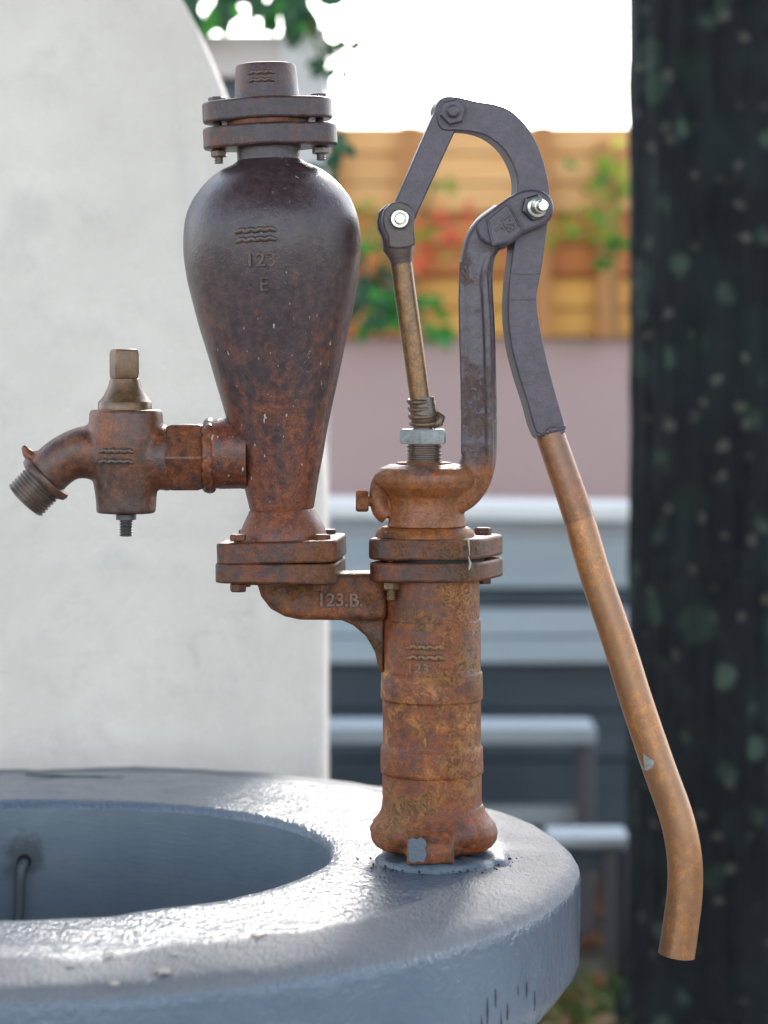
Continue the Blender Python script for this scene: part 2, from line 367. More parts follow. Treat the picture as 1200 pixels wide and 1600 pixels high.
def wood(name, c1, c2, along=(2, 30, 30), rough=0.6, knots=0.3):
    t = NT(name)
    g = t.noise(1.0, 8, 0.65, t.mapping(along), 0.8)
    oi = t.n.new('ShaderNodeObjectInfo').outputs['Random']
    col = t.mix(t.ramp(g, 0.3, 0.7), c1, c2)
    col = t.mix(t.math('MULTIPLY', oi, 0.35), col, tuple(x * 0.6 for x in c1))
    return t.out(col, rough, t.bump(g, 0.4, 0.003), 0, 0.4)
M['wood_pale'] = wood('pale_pine', (0.82, 0.42, 0.15), (0.90, 0.53, 0.23))
M['wood_red'] = wood('stained_pine', (0.56, 0.18, 0.05), (0.72, 0.28, 0.08))
M['wood_gold'] = wood('golden_pine', (0.68, 0.33, 0.07), (0.80, 0.42, 0.10))
M['batten'] = wood('batten_pine', (0.46, 0.19, 0.06), (0.58, 0.26, 0.09), (30, 30, 2))
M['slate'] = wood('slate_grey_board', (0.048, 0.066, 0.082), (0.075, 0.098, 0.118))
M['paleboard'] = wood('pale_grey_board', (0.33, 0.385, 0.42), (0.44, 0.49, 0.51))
M['coping'] = simple('white_coping', (0.80, 0.80, 0.77), 0.6, 0, 0.1, 8)
M['benchleg'] = wood('mauve_grey_leg', (0.075, 0.075, 0.085), (0.11, 0.105, 0.115), (30, 30, 2))
M['render'] = simple('mauve_render', (0.50, 0.345, 0.325), 0.85, 0, 0.09, 2.5, 0.3, 40)
M['concrete'] = simple('post_concrete', (0.58, 0.57, 0.58), 0.85, 0, 0.12, 9, 0.4, 60)
M['concrete2'] = simple('beam_concrete', (0.52, 0.46, 0.46), 0.85, 0, 0.12, 9, 0.4, 60)

def bark():
    t = NT('lichen_bark')
    g = t.noise(1.0, 8, 0.7, t.mapping((22, 22, 5)), 0.5)
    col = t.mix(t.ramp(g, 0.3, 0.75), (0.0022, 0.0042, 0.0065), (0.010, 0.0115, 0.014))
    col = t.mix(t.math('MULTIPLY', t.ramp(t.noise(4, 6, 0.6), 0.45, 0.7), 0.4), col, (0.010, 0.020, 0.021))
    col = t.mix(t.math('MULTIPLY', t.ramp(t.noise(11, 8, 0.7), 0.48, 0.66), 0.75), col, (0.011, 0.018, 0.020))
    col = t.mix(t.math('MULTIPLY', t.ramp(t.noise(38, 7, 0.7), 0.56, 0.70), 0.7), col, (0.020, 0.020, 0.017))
    warp = t.n.new('ShaderNodeVectorMath'); warp.operation = 'MULTIPLY_ADD'
    nz = t.n.new('ShaderNodeTexNoise'); nz.inputs['Scale'].default_value = 22; t.l.new(t.co, nz.inputs['Vector'])
    t.l.new(nz.outputs[1], warp.inputs[0]); warp.inputs[1].default_value = (0.035, 0.035, 0.035); t.l.new(t.co, warp.inputs[2])
    for sc, lo, hi, c, a in ((8, 0.20, 0.36, (0.032, 0.060, 0.044), 0.8), (13, 0.16, 0.34, (0.055, 0.088, 0.064), 0.85), (24, 0.16, 0.32, (0.10, 0.105, 0.085), 0.75)):
        d, c_ = t.voronoi(sc, warp.outputs[0])
        sep = t.n.new('ShaderNodeSeparateColor'); t.l.new(c_, sep.inputs[0])
        on = t.ramp(sep.outputs[0], 0.46, 0.54)
        spot = t.math('MULTIPLY', t.ramp(d, hi, lo), on)
        col = t.mix(t.math('MULTIPLY', spot, a), col, t.mix(sep.outputs[1], c, tuple(x * 0.55 for x in c)))
    return t.out(col, 0.85, t.bump(g, 0.8, 0.02), 0, 0.3)
M['bark'] = bark()

def leafm(name, c1, c2, trans=0.3):
    t = NT(name)
    oi = t.n.new('ShaderNodeObjectInfo').outputs['Random']
    col = t.mix(oi, c1, c2)
    t.b.inputs['Transmission Weight'].default_value = 0.0
    m = t.out(col, 0.5, None, 0, 0.4)
    tr = t.n.new('ShaderNodeBsdfTranslucent'); mixs = t.n.new('ShaderNodeMixShader'); mixs.inputs[0].default_value = trans
    t.l.new(col, tr.inputs[0]); out = next(x for x in t.n if x.type == 'OUTPUT_MATERIAL')
    t.l.new(t.b.outputs[0], mixs.inputs[1]); t.l.new(tr.outputs[0], mixs.inputs[2]); t.l.new(mixs.outputs[0], out.inputs[0])
    return m
M['leaf_dark'] = leafm('dark_leaf', (0.016, 0.062, 0.032), (0.028, 0.095, 0.042), 0.2)
M['leaf_mid'] = leafm('green_leaf', (0.035, 0.20, 0.03), (0.08, 0.34, 0.05), 0.4)
M['leaf_lime'] = leafm('lime_leaf', (0.15, 0.30, 0.03), (0.42, 0.46, 0.06), 0.5)
M['petal'] = leafm('red_petal', (0.75, 0.07, 0.035), (0.85, 0.20, 0.09), 0.3)
M['stem'] = simple('green_stem', (0.10, 0.12, 0.04), 0.7)
M['crown'] = leafm('crown_leaf', (0.030, 0.075, 0.020), (0.06, 0.12, 0.03), 0.25)

def ground_mat():
    t = NT('earth')
    col = t.mix(t.noise(3, 8, 0.7), (0.10, 0.075, 0.055), (0.17, 0.14, 0.11))
    col = t.mix(t.math('MULTIPLY', t.ramp(t.noise(30, 6, 0.7), 0.55, 0.7), 0.6), col, (0.06, 0.04, 0.03))
    return t.out(col, 0.95, t.bump(t.noise(40, 8, 0.7), 0.8, 0.02), 0, 0.2)
M['ground'] = ground_mat()
M['litter'] = leafm('dead_leaf', (0.20, 0.085, 0.04), (0.34, 0.16, 0.07), 0.2)
M['grass'] = leafm('grass_blade', (0.07, 0.15, 0.03), (0.14, 0.22, 0.05), 0.3)
M['hose'] = simple('grey_hose', (0.075, 0.088, 0.090), 0.55, 0, 0.15, 60)
M['stain'] = simple('mould_stain', (0.035, 0.045, 0.055), 0.7, 0, 0.4, 200)

# ------------------------------------------------------------------ ground and setting
mb = MB(); G = 40; mb.add([(-G, -G, 0), (G, -G, 0), (G, G, 0), (-G, G, 0)], [(0, 1, 2, 3)])
tag(mb.build('ground', M['ground'], None, None), kind='structure')

t = NT('pale_bounce_slab')
c_ = t.mix(t.noise(5, 7, 0.65), (0.30, 0.285, 0.26), (0.40, 0.385, 0.35))
M['bounce_slab'] = t.out(c_, 0.9, t.bump(t.noise(60, 6, 0.7), 0.5, 0.01), 0, 0.3)
mb = MB(); mb.box((-0.6, -1.2, 0.0), (5.0, 4.55, 0.03)); tag(mb.build('bounce_slab', M['bounce_slab'], None, None), kind='structure')  # unseen pale slab, added to bounce light onto wall and pump front

# white plastered wall with a swept shoulder, behind the basin
YW = 3.02
right = [(150, -190), (225, -90), (285, 0), (318, 70), (350, 150), (392, 260), (430, 370), (464, 490), (489, 600), (502, 700), (507, 800), (507, 1000), (507, 1300)]
rp = catmull([(x, y, 0) for x, y in right], 6, False)
outl = [W(p.x, p.y, YW) for p in rp]
zb = Vector((outl[-1].x, YW, 0.0)); top = outl[0]
XL = -1.72
def mir(p): return Vector((2 * -0.62 - p.x, YW, p.z))
poly = outl + [zb] + [mir(zb)] + [mir(p) for p in reversed(outl)]
cxw, czw = -0.62, 0.0
root = empty('plastered_wall', (-0.62, YW, 0.0))
mb = MB(); mb.prism([p - Vector((-0.62, YW, 0)) for p in poly], (0, 0.24, 0))
mb.build('wall_body', M['plaster'], root, 40, bevel=0.022, bseg=4)
tag(root, 'thick whitewashed plaster wall with a curved shoulder behind the basin', 'wall')

# mauve garden wall with timber fence on top
YF = 7.0
def wx(px, Y): return (px - 600) * Y / F
def wz(py, Y): return ZC + (HOR - py) * Y / F
mb = MB(); z1 = wz(526, YF)
mb.box((0.3, YF + 0.16, z1 / 2), (4.2, 0.10, z1 / 2))
o = mb.build('garden_wall', M['render'], None, 40, bevel=0.01)
tag(o, 'mauve rendered garden wall below the orange timber fence', 'wall')
fence = empty('timber_fence', (0.3, YF, z1))
tag(fence, 'orange timber board fence with upright battens on top of the mauve wall', 'fence')
rows = [(196, 239, 'wood_pale'), (242, 285, 'wood_pale'), (288, 330, 'wood_pale'), (336, 381, 'wood_red'), (385, 427, 'wood_red'), (437, 481, 'wood_gold'), (485, 525, 'wood_gold')]
base = Vector((0.3, YF, z1))
for r0, r1, m_ in rows:
    za, zb_ = wz(r1, YF), wz(r0, YF)
    xs = [-3.6, -1.75, wx(640, YF), wx(847, YF), 2.4, 4.2]
    for a, b in zip(xs[:-1], xs[1:]):
        mm = M[m_]
        if m_ == 'wood_gold' and b < wx(845, YF): mm = M['wood_red']
        mb = MB(); mb.box(Vector(((a + b) / 2, YF + 0.03 + random.uniform(-.003, .003), (za + zb_) / 2)) - base, ((b - a) / 2 - 0.004, 0.013, (zb_ - za) / 2))
        mb.build('board', mm, fence, 40, bevel=0.003)
for px, wd in ((520, 26), (640, 30), (847, 26), (950, 34), (1090, 28), (260, 28)):
    za, zb_ = wz(529, YF), wz(196 if px != 950 else 222, YF)
    mb = MB(); mb.box(Vector((wx(px, YF), YF - 0.012, (za + zb_) / 2)) - base, (wd * YF / F / 2, 0.024, (zb_ - za) / 2))
    mb.build('batten', M['batten'], fence, 40, bevel=0.003)
mb = MB(); mb.box(Vector((0.3, YF + 0.07, (z1 + wz(210, YF)) / 2 )) - base, (3.9, 0.012, (wz(210, YF) - z1) / 2)); mb.build('backing_panel', M['wood_red'], fence, 40)

# grey board terrace edge in front of the wall
YB = 5.7
terr = empty('board_screen', (0.4, YB, 0)); tb = Vector((0.4, YB, 0))
tag(terr, 'low grey painted board screen with a white coping below the mauve wall', 'screen')
xa, xb = -1.6, 2.6
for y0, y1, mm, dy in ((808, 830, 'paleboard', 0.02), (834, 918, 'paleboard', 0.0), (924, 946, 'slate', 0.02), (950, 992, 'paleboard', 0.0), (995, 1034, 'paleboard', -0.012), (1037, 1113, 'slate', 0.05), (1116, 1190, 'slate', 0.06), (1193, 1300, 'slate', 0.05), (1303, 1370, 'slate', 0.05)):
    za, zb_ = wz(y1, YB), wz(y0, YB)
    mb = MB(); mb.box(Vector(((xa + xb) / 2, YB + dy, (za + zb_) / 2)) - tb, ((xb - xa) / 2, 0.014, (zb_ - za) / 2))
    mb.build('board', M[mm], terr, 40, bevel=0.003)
mb = MB(); zt = wz(800, YB)
mb.box(Vector(((xa + xb) / 2, YB + 0.10, zt)) - tb, ((xb - xa) / 2, 0.16, 0.018), Matrix.Rotation(R(0.7), 3, 'Y'))
mb.build('coping', M['coping'], terr, 40, bevel=0.004)
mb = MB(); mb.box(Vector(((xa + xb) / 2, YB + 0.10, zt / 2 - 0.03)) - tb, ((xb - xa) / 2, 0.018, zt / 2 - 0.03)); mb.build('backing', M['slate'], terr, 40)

# low grey bench in front of the screen
YN = 5.0
bn = empty('grey_bench', (wx(700, YN), YN, 0)); nb = bn.location.copy()
tag(bn, 'grey painted wooden bench in front of the board screen', 'bench')
def bbox_(px0, px1, py0, py1, Y, dep, name, mat, par, org):
    a, b = W(px0, py1, Y), W(px1, py0, Y)
    mb = MB(); mb.box(Vector(((a.x + b.x) / 2, Y + dep / 2, (a.z + b.z) / 2)) - org, ((b.x - a.x) / 2, dep / 2, (b.z - a.z) / 2))
    return mb.build(name, mat, par, 40, bevel=0.004)
bbox_(380, 932, 1138, 1163, YN, 0.16, 'seat_slat', M['paleboard'], bn, nb)
bbox_(380, 932, 1138, 1160, YN + 0.175, 0.16, 'seat_slat', M['paleboard'], bn, nb)
bbox_(380, 932, 1138, 1158, YN + 0.35, 0.12, 'seat_slat', M['paleboard'], bn, nb)
bbox_(396, 928, 1262, 1290, YN + 0.06, 0.04, 'stretcher', M['paleboard'], bn, nb)
for px in (400, 902):
    bbox_(px, px + 26, 1163, 1482, YN + 0.02, 0.06, 'leg', M['benchleg'], bn, nb)
    bbox_(px + 2, px + 28, 1163, 1440, YN + 0.36, 0.06, 'leg', M['benchleg'], bn, nb)
# small low stool beside it
YT = 4.62
stl = empty('grey_stool', (wx(915, YT), YT, 0)); sb = stl.location.copy()
tag(stl, 'small pale topped grey stool between the basin and the tree trunk', 'stool')
bbox_(858, 984, 1308, 1324, YT, 0.12, 'stool_top', M['paleboard'], stl, sb)
for px, dy in ((862, 0.01), (946, 0.01), (866, 0.07), (962, 0.07)):
    bbox_(px, px + 19, 1328, 1556 if dy < .05 else 1538, YT + dy, 0.04, 'leg', M['benchleg'], stl, sb)
bbox_(858, 946, 1332, 1362, YT + 0.03, 0.02, 'apron', M['slate'], stl, sb)

# concrete post with beam
YP = 4.6
cp = empty('concrete_post', (wx(474, YP), YP, 0)); cb = cp.location.copy()
tag(cp, 'pale concrete post with a cross beam behind the white wall', 'post')
zt = wz(42, YP)
mb = MB(); mb.box(Vector((wx(474, YP), YP + 0.06, zt / 2)) - cb, (36 * YP / F, 0.06, zt / 2)); mb.build('column', M['concrete'], cp, 40, bevel=0.006)
a, b = W(150, 118, YP), W(440, 52, YP)
mb = MB(); mb.box(Vector(((a.x + b.x) / 2, YP + 0.07, (a.z + b.z) / 2)) - cb, ((b.x - a.x) / 2, 0.05, (b.z - a.z) / 2)); mb.build('beam', M['concrete2'], cp, 40, bevel=0.006)
a, b = W(150, 1300, YP), W(440, 118, YP)
mb = MB(); mb.box(Vector(((a.x + b.x) / 2, YP + 0.09, (a.z + b.z) / 2)) - cb, ((b.x - a.x) / 2, 0.02, (b.z - a.z) / 2 - 0.002)); mb.build('panel', M['slate'], cp, 40)

# ------------------------------------------------------------------ tree
TX, TY = wx(1131, 4.35), 4.35
tree = empty('shade_tree', (TX, TY, 0))
tag(tree, 'dark tree trunk spotted with pale green lichen right of the pump', 'tree')
mb = MB(); seg, nr = 144, 220; vs_, fs = [], []
for i in range(nr + 1):
    z = -0.05 + 3.35 * i / nr
    r0 = 0.174 + 0.05 * math.exp(-max(z, 0) * 14)
    for k in range(seg):
        a = 2 * math.pi * k / seg
        p = Vector((math.cos(a), math.sin(a), 0))
        n1 = noise.fractal(Vector((p.x * 1.2, p.y * 1.2, z * 1.1 + 5)), 1.0, 2.0, 4)
        n2 = noise.fractal(Vector((p.x * 6, p.y * 6, z * 5)), 1.0, 2.0, 4)
        n3 = abs(noise.noise(Vector((p.x * 9, p.y * 9, z * 2.2)))) 
        r = r0 * (1 + 0.035 * n1) + 0.004 * n2 - 0.012 * max(0, 0.25 - n3) * 4 * 0.6
        vs_.append((p.x * r, p.y * r, z))
for i in range(nr):
    for k in range(seg):
        k2 = (k + 1) % seg; fs.append((i * seg + k, i * seg + k2, (i + 1) * seg + k2, (i + 1) * seg + k))
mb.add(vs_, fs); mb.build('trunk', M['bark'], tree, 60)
limbs = [((0, 0, 3.1), (-1.0, -1.5, 3.9), (-2.2, -3.6, 4.7)), ((0, 0, 3.1), (0.8, -1.0, 4.2), (1.8, -2.6, 4.9)), ((0, 0, 3.1), (-0.5, -0.8, 4.4), (-1.0, -2.4, 5.2)), ((0, 0, 3.1), (0.2, -1.6, 4.1), (0.3, -4.4, 4.8))]
tips = []
for a, b, c in limbs:
    pts = catmull([a, b, c], 8, False); mb = MB(); mb.sweep(pts, [0.12 - 0.09 * i / (len(pts) - 1) for i in range(len(pts))], 10); mb.build('limb', M['bark'], tree, 60)
vs_, fs = [], []
rnd = random.Random(14)
for c in range(620):
    while True:
        u = Vector((rnd.uniform(-1, 1), rnd.uniform(-1, 1), rnd.uniform(-1, 1)))
        if u.length < 1: break
    cc = Vector((-0.9 + u.x * 3.7, -3.45 + u.y * 3.3, 4.75 + u.z * 1.2))  # crown out of view, stretched towards the camera to shade pump and wall
    rr = rnd.uniform(0.25, 0.5)
    for k in range(34):
        d = Vector((rnd.gauss(0, 1), rnd.gauss(0, 1), rnd.gauss(0, .7))) * rr * 0.55
        p = cc + d
        if p.z < 3.25: continue
        q = Matrix.Rotation(rnd.uniform(0, 6.28), 3, 'Z') @ Matrix.Rotation(rnd.uniform(-.8, .8), 3, 'X')
        l, w_ = rnd.uniform(.08, .14), rnd.uniform(.04, .065)
        n0 = len(vs_)
        for lx in ((-l, 0, 0), (-l * .2, w_, .012), (l, 0, -.01), (-l * .2, -w_, .012)): vs_.append(p + q @ Vector(lx))
        fs.append((n0, n0 + 1, n0 + 2, n0 + 3))
mb = MB(); mb.add(vs_, fs); o = mb.build('crown', M['crown'], tree, None); tag(o, kind='stuff')

# ------------------------------------------------------------------ leaves and plants
def leaf_mesh(name, mat):
    v = [(0, 0, 0), (0.35, 0.20, 0.05), (0.75, 0.42, 0.02), (0.55, 0.0, -0.05), (0.75, -0.42, 0.02), (0.35, -0.20, 0.05), (1.15, 0.40, -0.04), (1.2, 0.0, -0.06), (1.15, -0.40, -0.04), (1.7, 0.0, -0.15)]
    f = [(0, 1, 3), (0, 3, 5), (1, 2, 3), (3, 4, 5), (2, 6, 7, 3), (3, 7, 8, 4), (6, 9, 7), (7, 9, 8)]
    me = bpy.data.meshes.new(name); me.from_pydata(v, [], f); me.materials.append(mat)
    for p in me.polygons: p.use_smooth = True
    return me
LM = {k: leaf_mesh('leaf_' + k, M[k]) for k in ('leaf_dark', 'leaf_mid', 'leaf_lime', 'petal')}
rl = random.Random(11)
def put_leaf(par, loc, size, key, name='leaf', face=0.9):
    o = bpy.data.objects.new(name, LM[key]); COL.objects.link(o); o.parent = par
    o.location = loc
    # blades turned roughly towards the open side (-Y), hanging
    a = rl.uniform(0, 6.28)
    m = Matrix.Rotation(R(90) + rl.gauss(0, .5), 3, 'X') @ Matrix.Rotation(a, 3, 'Z')
    m = Matrix.Rotation(rl.gauss(0, .5), 3, 'Z') @ m
    o.rotation_euler = m.to_euler(); o.scale = (size, size, size)
    return o
def plant(name, label, cat, blobs, stems, Y, spread=0.12):
    org = W(stems[0][0][0], stems[0][0][1], Y)
    e = empty(name, org); tag(e, label, cat)
    for st in stems:
        pts = catmull([W(x, y, Y + 0.02) - org for x, y in st], 5, False)
        mb = MB(); mb.sweep(pts, 0.004, 6); mb.build('stem', M['stem'], e, 60)
    for (px, py, rx, ry, n, size, key) in blobs:
        for i in range(n):
            a = rl.uniform(0, 6.28); r = math.sqrt(rl.random())
            p = W(px + math.cos(a) * r * rx, py + math.sin(a) * r * ry, Y + rl.uniform(-spread, spread)) - org
            put_leaf(e, p, size * rl.uniform(.75, 1.2), key, 'petal' if key == 'petal' else 'leaf')
    return e
plant('climbing_vine', 'dark green vine leaves hanging over the top of the concrete post', 'vine',
      [(320, 0, 50, 26, 16, .04, 'leaf_dark'), (445, 2, 44, 28, 20, .042, 'leaf_dark'), (350, 6, 30, 16, 4, .04, 'leaf_mid'), (450, 10, 30, 20, 5, .04, 'leaf_mid'), (385, -6, 60, 20, 9, .04, 'leaf_dark'), (524, 98, 18, 9, 8, .028, 'leaf_dark'), (550, 76, 9, 14, 5, .024, 'leaf_dark'),
       (522, 220, 14, 9, 6, .026, 'leaf_dark'), (522, 270, 16, 8, 6, .026, 'leaf_dark')],
      [[(474, 30), (505, 60), (545, 95)], [(474, 30), (400, 10), (310, -20)], [(474, 30), (515, 130), (516, 270)]], 4.5, 0.07)
plant('flowering_creeper', 'yellow green creeper on the fence beside the tree trunk', 'creeper',
      [(955, 280, 38, 50, 26, .030, 'leaf_lime'), (920, 350, 50, 34, 22, .028, 'leaf_lime'), (960, 380, 28, 40, 14, .03, 'leaf_mid'), (930, 270, 30, 20, 5, .03, 'leaf_mid'), (880, 372, 26, 20, 8, .026, 'leaf_lime')],
      [[(965, 530), (955, 420), (960, 270)], [(955, 420), (920, 370), (880, 370)]], 6.8, 0.06)
plant('red_flower_vine', 'red flowers and pale leaves growing across the middle of the fence', 'flowers',
      [(700, 348, 38, 22, 16, .024, 'petal'), (655, 400, 26, 26, 10, .022, 'petal'), (680, 290, 24, 22, 9, .026, 'leaf_lime'), (640, 370, 50, 30, 14, .026, 'leaf_lime'), (590, 330, 40, 40, 12, .026, 'leaf_lime'), (740, 400, 30, 26, 7, .024, 'leaf_lime')],
      [[(560, 520), (600, 420), (650, 370), (720, 340)], [(650, 370), (680, 280)]], 6.8, 0.06)
plant('broad_leaf_vine', 'broad dark green leaves hanging between the vessel and the pump rod', 'vine',
      [(590, 455, 36, 40, 30, .042, 'leaf_dark'), (602, 490, 26, 26, 16, .042, 'leaf_mid'), (665, 487, 20, 12, 8, .036, 'leaf_mid'), (680, 526, 14, 12, 8, .042, 'leaf_mid'), (562, 380, 20, 30, 6, .028, 'leaf_mid')],
      [[(540, 330), (575, 430), (610, 490)], [(600, 460), (650, 480), (685, 530)]], 6.3, 0.06)

# grass and dead leaves at the foot of the tree
vs_, fs = [], []
for i in range(500):
    a = rl.uniform(0, 6.28); r = rl.uniform(.2, .40)
    x, y = TX + math.cos(a) * r, TY + math.sin(a) * r - .02
    h = rl.uniform(.03, .10); lx, ly = rl.gauss(0, .035), rl.gauss(0, .035); w_ = .0035; t_ = rl.uniform(0, 3.14)
    dx, dy = math.cos(t_) * w_, math.sin(t_) * w_; n0 = len(vs_)
    vs_ += [(x - dx, y - dy, 0), (x + dx, y + dy, 0), (x + lx * .5 + dx * .7, y + ly * .5 + dy * .7, h * .6), (x + lx * .5 - dx * .7, y + ly * .5 - dy * .7, h * .6), (x + lx, y + ly, h)]
    fs += [(n0, n0 + 1, n0 + 2, n0 + 3), (n0 + 3, n0 + 2, n0 + 4)]
mb = MB(); mb.add(vs_, fs); tag(mb.build('grass', M['grass'], None, None), 'thin green grass at the foot of the tree', 'grass', kind='stuff')
vs_, fs = [], []
for i in range(2600):
    x, y = rl.uniform(-.9, 1.6), rl.uniform(3.2, 5.6)
    s_ = rl.uniform(.018, .045); n0 = len(vs_); a = rl.uniform(0, 6.28); ti = rl.gauss(0, .35)
    q = Matrix.Rotation(a, 3, 'Z') @ Matrix.Rotation(ti, 3, 'X')
    for lx in ((-s_, 0, 0), (0, s_ * .5, .004), (s_, 0, .006), (0, -s_ * .5, .004)): vs_.append(Vector((x, y, .012 + rl.random() * .03)) + q @ Vector(lx))
    fs += [(n0, n0 + 1, n0 + 2, n0 + 3)]
mb = MB(); mb.add(vs_, fs); tag(mb.build('fallen_leaves', M['litter'], None, None), 'brown fallen leaves scattered on the ground below the bench', 'leaves', kind='stuff')

# ------------------------------------------------------------------ the basin
ZB = ZC - 0.444
BX, BY = wx(60, 2.27), 2.27
RO, RI = 0.517, 0.280
OFFY = -0.025           # the bowl was cast a little off centre
bas = empty('stone_basin', (BX, BY, ZB))
tag(bas, 'round grey blue painted stone basin with a wide rim carrying the pump', 'basin')
prof = [(RI + 0.002, -0.34), (RI - 0.002, -0.16), (RI, -0.03), (RI, -0.008), (RI + 0.002, -0.003), (RI + 0.006, 0.0)]
for i in range(1, 15): prof.append((RI + 0.006 + (0.438 - RI - 0.006) * i / 14, 0.0))
for i in range(1, 7): prof.append((0.438 + 0.062 * i / 6, -0.005 * (i / 6) ** 1.25))
prof += [(0.506, -0.0068), (0.5115, -0.0105), (0.515, -0.016), (0.517, -0.024)]
for i in range(1, 8): prof.append((0.517, -0.024 - 0.068 * i / 7))
prof += [(0.515, -0.099), (0.510, -0.106), (0.500, -0.111), (0.47, -0.114), (0.36, -0.116)]
def lathe_basin(pr, name, mat):
    mb = MB(); seg = 288; vs_, fs = [], []
    for (r, z) in pr:
        for k in range(seg):
            a = 2 * math.pi * k / seg; c, s_ = math.cos(a), math.sin(a)
            p = Vector((c * r, s_ * r, z))
            n1 = noise.fractal(p * 9 + Vector((2, 2, 2)), 1, 2, 3); n2 = noise.fractal(p * 34, 1, 2, 3)
            dz = 0.0022 * n1 + 0.0007 * n2; dr = 0.0022 * noise.fractal(p * 8 + Vector((9, 1, 4)), 1, 2, 3) + 0.0008 * n2
            sh = OFFY * max(0, min(1, (0.45 - r) / (0.45 - RI))) if z > -0.11 else OFFY
            vs_.append((c * (r + dr), s_ * (r + dr) + sh, z + dz))
    n = len(pr)
    for i in range(n - 1):
        for k in range(seg):
            k2 = (k + 1) % seg; fs.append((i * seg + k, i * seg + k2, (i + 1) * seg + k2, (i + 1) * seg + k))
    mb.add(vs_, fs); return mb.build(name, mat, bas, 50)
lathe_basin(prof[3:], 'rim', M['basin'])
lathe_basin(prof[:4], 'bowl_wall', M['bowl'])
mb = MB(); mb.lathe([(0.01, -0.30), (0.15, -0.302), (RI + 0.012, -0.300)], seg=96, cap=False); mb.build('bowl_floor', M['bowl'], bas, 50)
mb = MB(); mb.lathe([(0.375, -0.114), (0.37, -0.2), (0.365, -0.55), (0.38, -ZB + 0.02), (0.40, -ZB - 0.02)], seg=96, cap=False); mb.build('pedestal', M['basin'], bas, 50)
# feed hose in the bowl
def bw(px, py, inset=0.0):
    """point on the far bowl wall seen at a pixel"""
    d = W(px, py, 1.0) - Vector((0, 0, ZC)); r = RI - inset
    A = d.x ** 2 + d.y ** 2; by = BY + OFFY; B = -2 * (d.x * BX + d.y * by); C_ = BX ** 2 + by ** 2 - r * r
    t = (-B + math.sqrt(B * B - 4 * A * C_)) / (2 * A)
    return Vector((0, 0, ZC)) + d * t - Vector((BX, BY, ZB))
h0 = bw(38, 1348, 0.004)
mb = MB(); mb.lathe([(0.0075, 0), (0.0075, 0.003)], bw(38, 1345, 0.0008), (0.1, -1, 0), 20); mb.build('hose_hole', M['void'], bas, 40)
mb = MB(); mb.sweep(catmull([bw(39, 1349, -0.004), bw(37, 1350, 0.006), bw(33, 1362, 0.012), bw(31, 1395, 0.012), bw(30, 1425, 0.012), bw(24, 1450, 0.013), bw(14, 1490, 0.02)], 6, False), 0.0052, 14); mb.build('hose', M['hose'], bas, 60)

def rim_pt(px, py, dz=0.0):
    Y = (ZC - ZB - dz) * F / (py - HOR); x, y = wx(px, Y) - BX, Y - BY
    r = math.hypot(x, y); y0 = y - OFFY * max(0, min(1, (0.45 - r) / (0.45 - RI)))
    q_ = Vector((x, y0, min(0, dz))); up_ = 0.0022 * noise.fractal(q_ * 9 + Vector((2, 2, 2)), 1, 2, 3) + 0.0007 * noise.fractal(q_ * 34, 1, 2, 3)
    r_ = math.hypot(x, y0); drop = -0.005 * max(0, min(1, (r_ - 0.438) / 0.062)) ** 1.25
    return Vector((x, y, abs(dz) * 0.25 + up_ + drop + 0.0003))
def blob(center, rx, ry, h, name, mat, par, seed=0, seg=30):
    vs_, fs = [], []
    for ring, (k, hh) in enumerate(((1.0, 0.0), (0.8, h * .8), (0.4, h))):
        for i in range(seg):
            a = 2 * math.pi * i / seg; q = 1 + 0.8 * noise.fractal(Vector((math.cos(a) * 2.2 + seed * 7, math.sin(a) * 2.2, seed)), 1, 2, 3)
            vs_.append(Vector(center) + Vector((math.cos(a) * rx * k * q, math.sin(a) * ry * k * q, hh)))
    for r in range(2):
        for i in range(seg): j = (i + 1) % seg; fs.append((r * seg + i, r * seg + j, (r + 1) * seg + j, (r + 1) * seg + i))
    fs.append(tuple(2 * seg + i for i in range(seg)))
    mb = MB(); mb.add(vs_, fs); return mb.build(name, mat, par, 60)
for i, (px, py, rx, ry) in enumerate(((170, 1490, 7, 11), (255, 1513, 10, 10), (180, 1532, 6, 6), (272, 1489, 5, 5), (215, 1460, 5, 4), (232, 1528, 3, 4), (400, 1513, 2, 2), (110, 1511, 5, 4), (185, 1578, 0, 0))):
    if rx: blob(rim_pt(px, py, 0.0004 if py < 1500 else -0.0018), rx * .0006, ry * .0011, 0.0005, 'lime_spot', M['lime'], bas, i)
mb = MB(); mb.sweep([rim_pt(40, 1208, 0.0005), rim_pt(95, 1211, 0.001), rim_pt(150, 1213, 0.0008), rim_pt(194, 1215, 0.0003)], [0.0006, 0.0012, 0.0008, 0.0003], 8); mb.build('scratch', M['stain'], bas, 60)
mb = MB(); mb.sweep([rim_pt(390, 1458, 0.003), rim_pt(403, 1460, 0.004), rim_pt(418, 1457, 0.003)], [0.0004, 0.0009, 0.0003], 6)
o = mb.build('twig', M['litter'], None, 60); o.location = bas.location; tag(o, 'tiny dry twig lying on the wet grey basin rim', 'twig')
# drip runs on the outer face
rd = random.Random(5)
for i in range(11):
    px = 716 + i * 11.5 + rd.uniform(-5, 5)
    X = wx(px, 2.0) - BX
    y = -math.sqrt(max(0, (RO + 0.0006) ** 2 - X * X)); Yw = BY + y; X = wx(px, Yw) - BX; y = -math.sqrt((RO + 0.0004) ** 2 - X * X)
    zt = -0.060 - rd.uniform(0, .02); zl = zt - rd.uniform(.012, .03)
    mb = MB(); mb.sweep([(X, y, zt), (X + .0003, y - .0002, (zt + zl) / 2), (X, y, max(zl, -0.097))], [0.0003, 0.0008, 0.0005], 8); mb.build('drip_run', M['stain'], bas, 60)

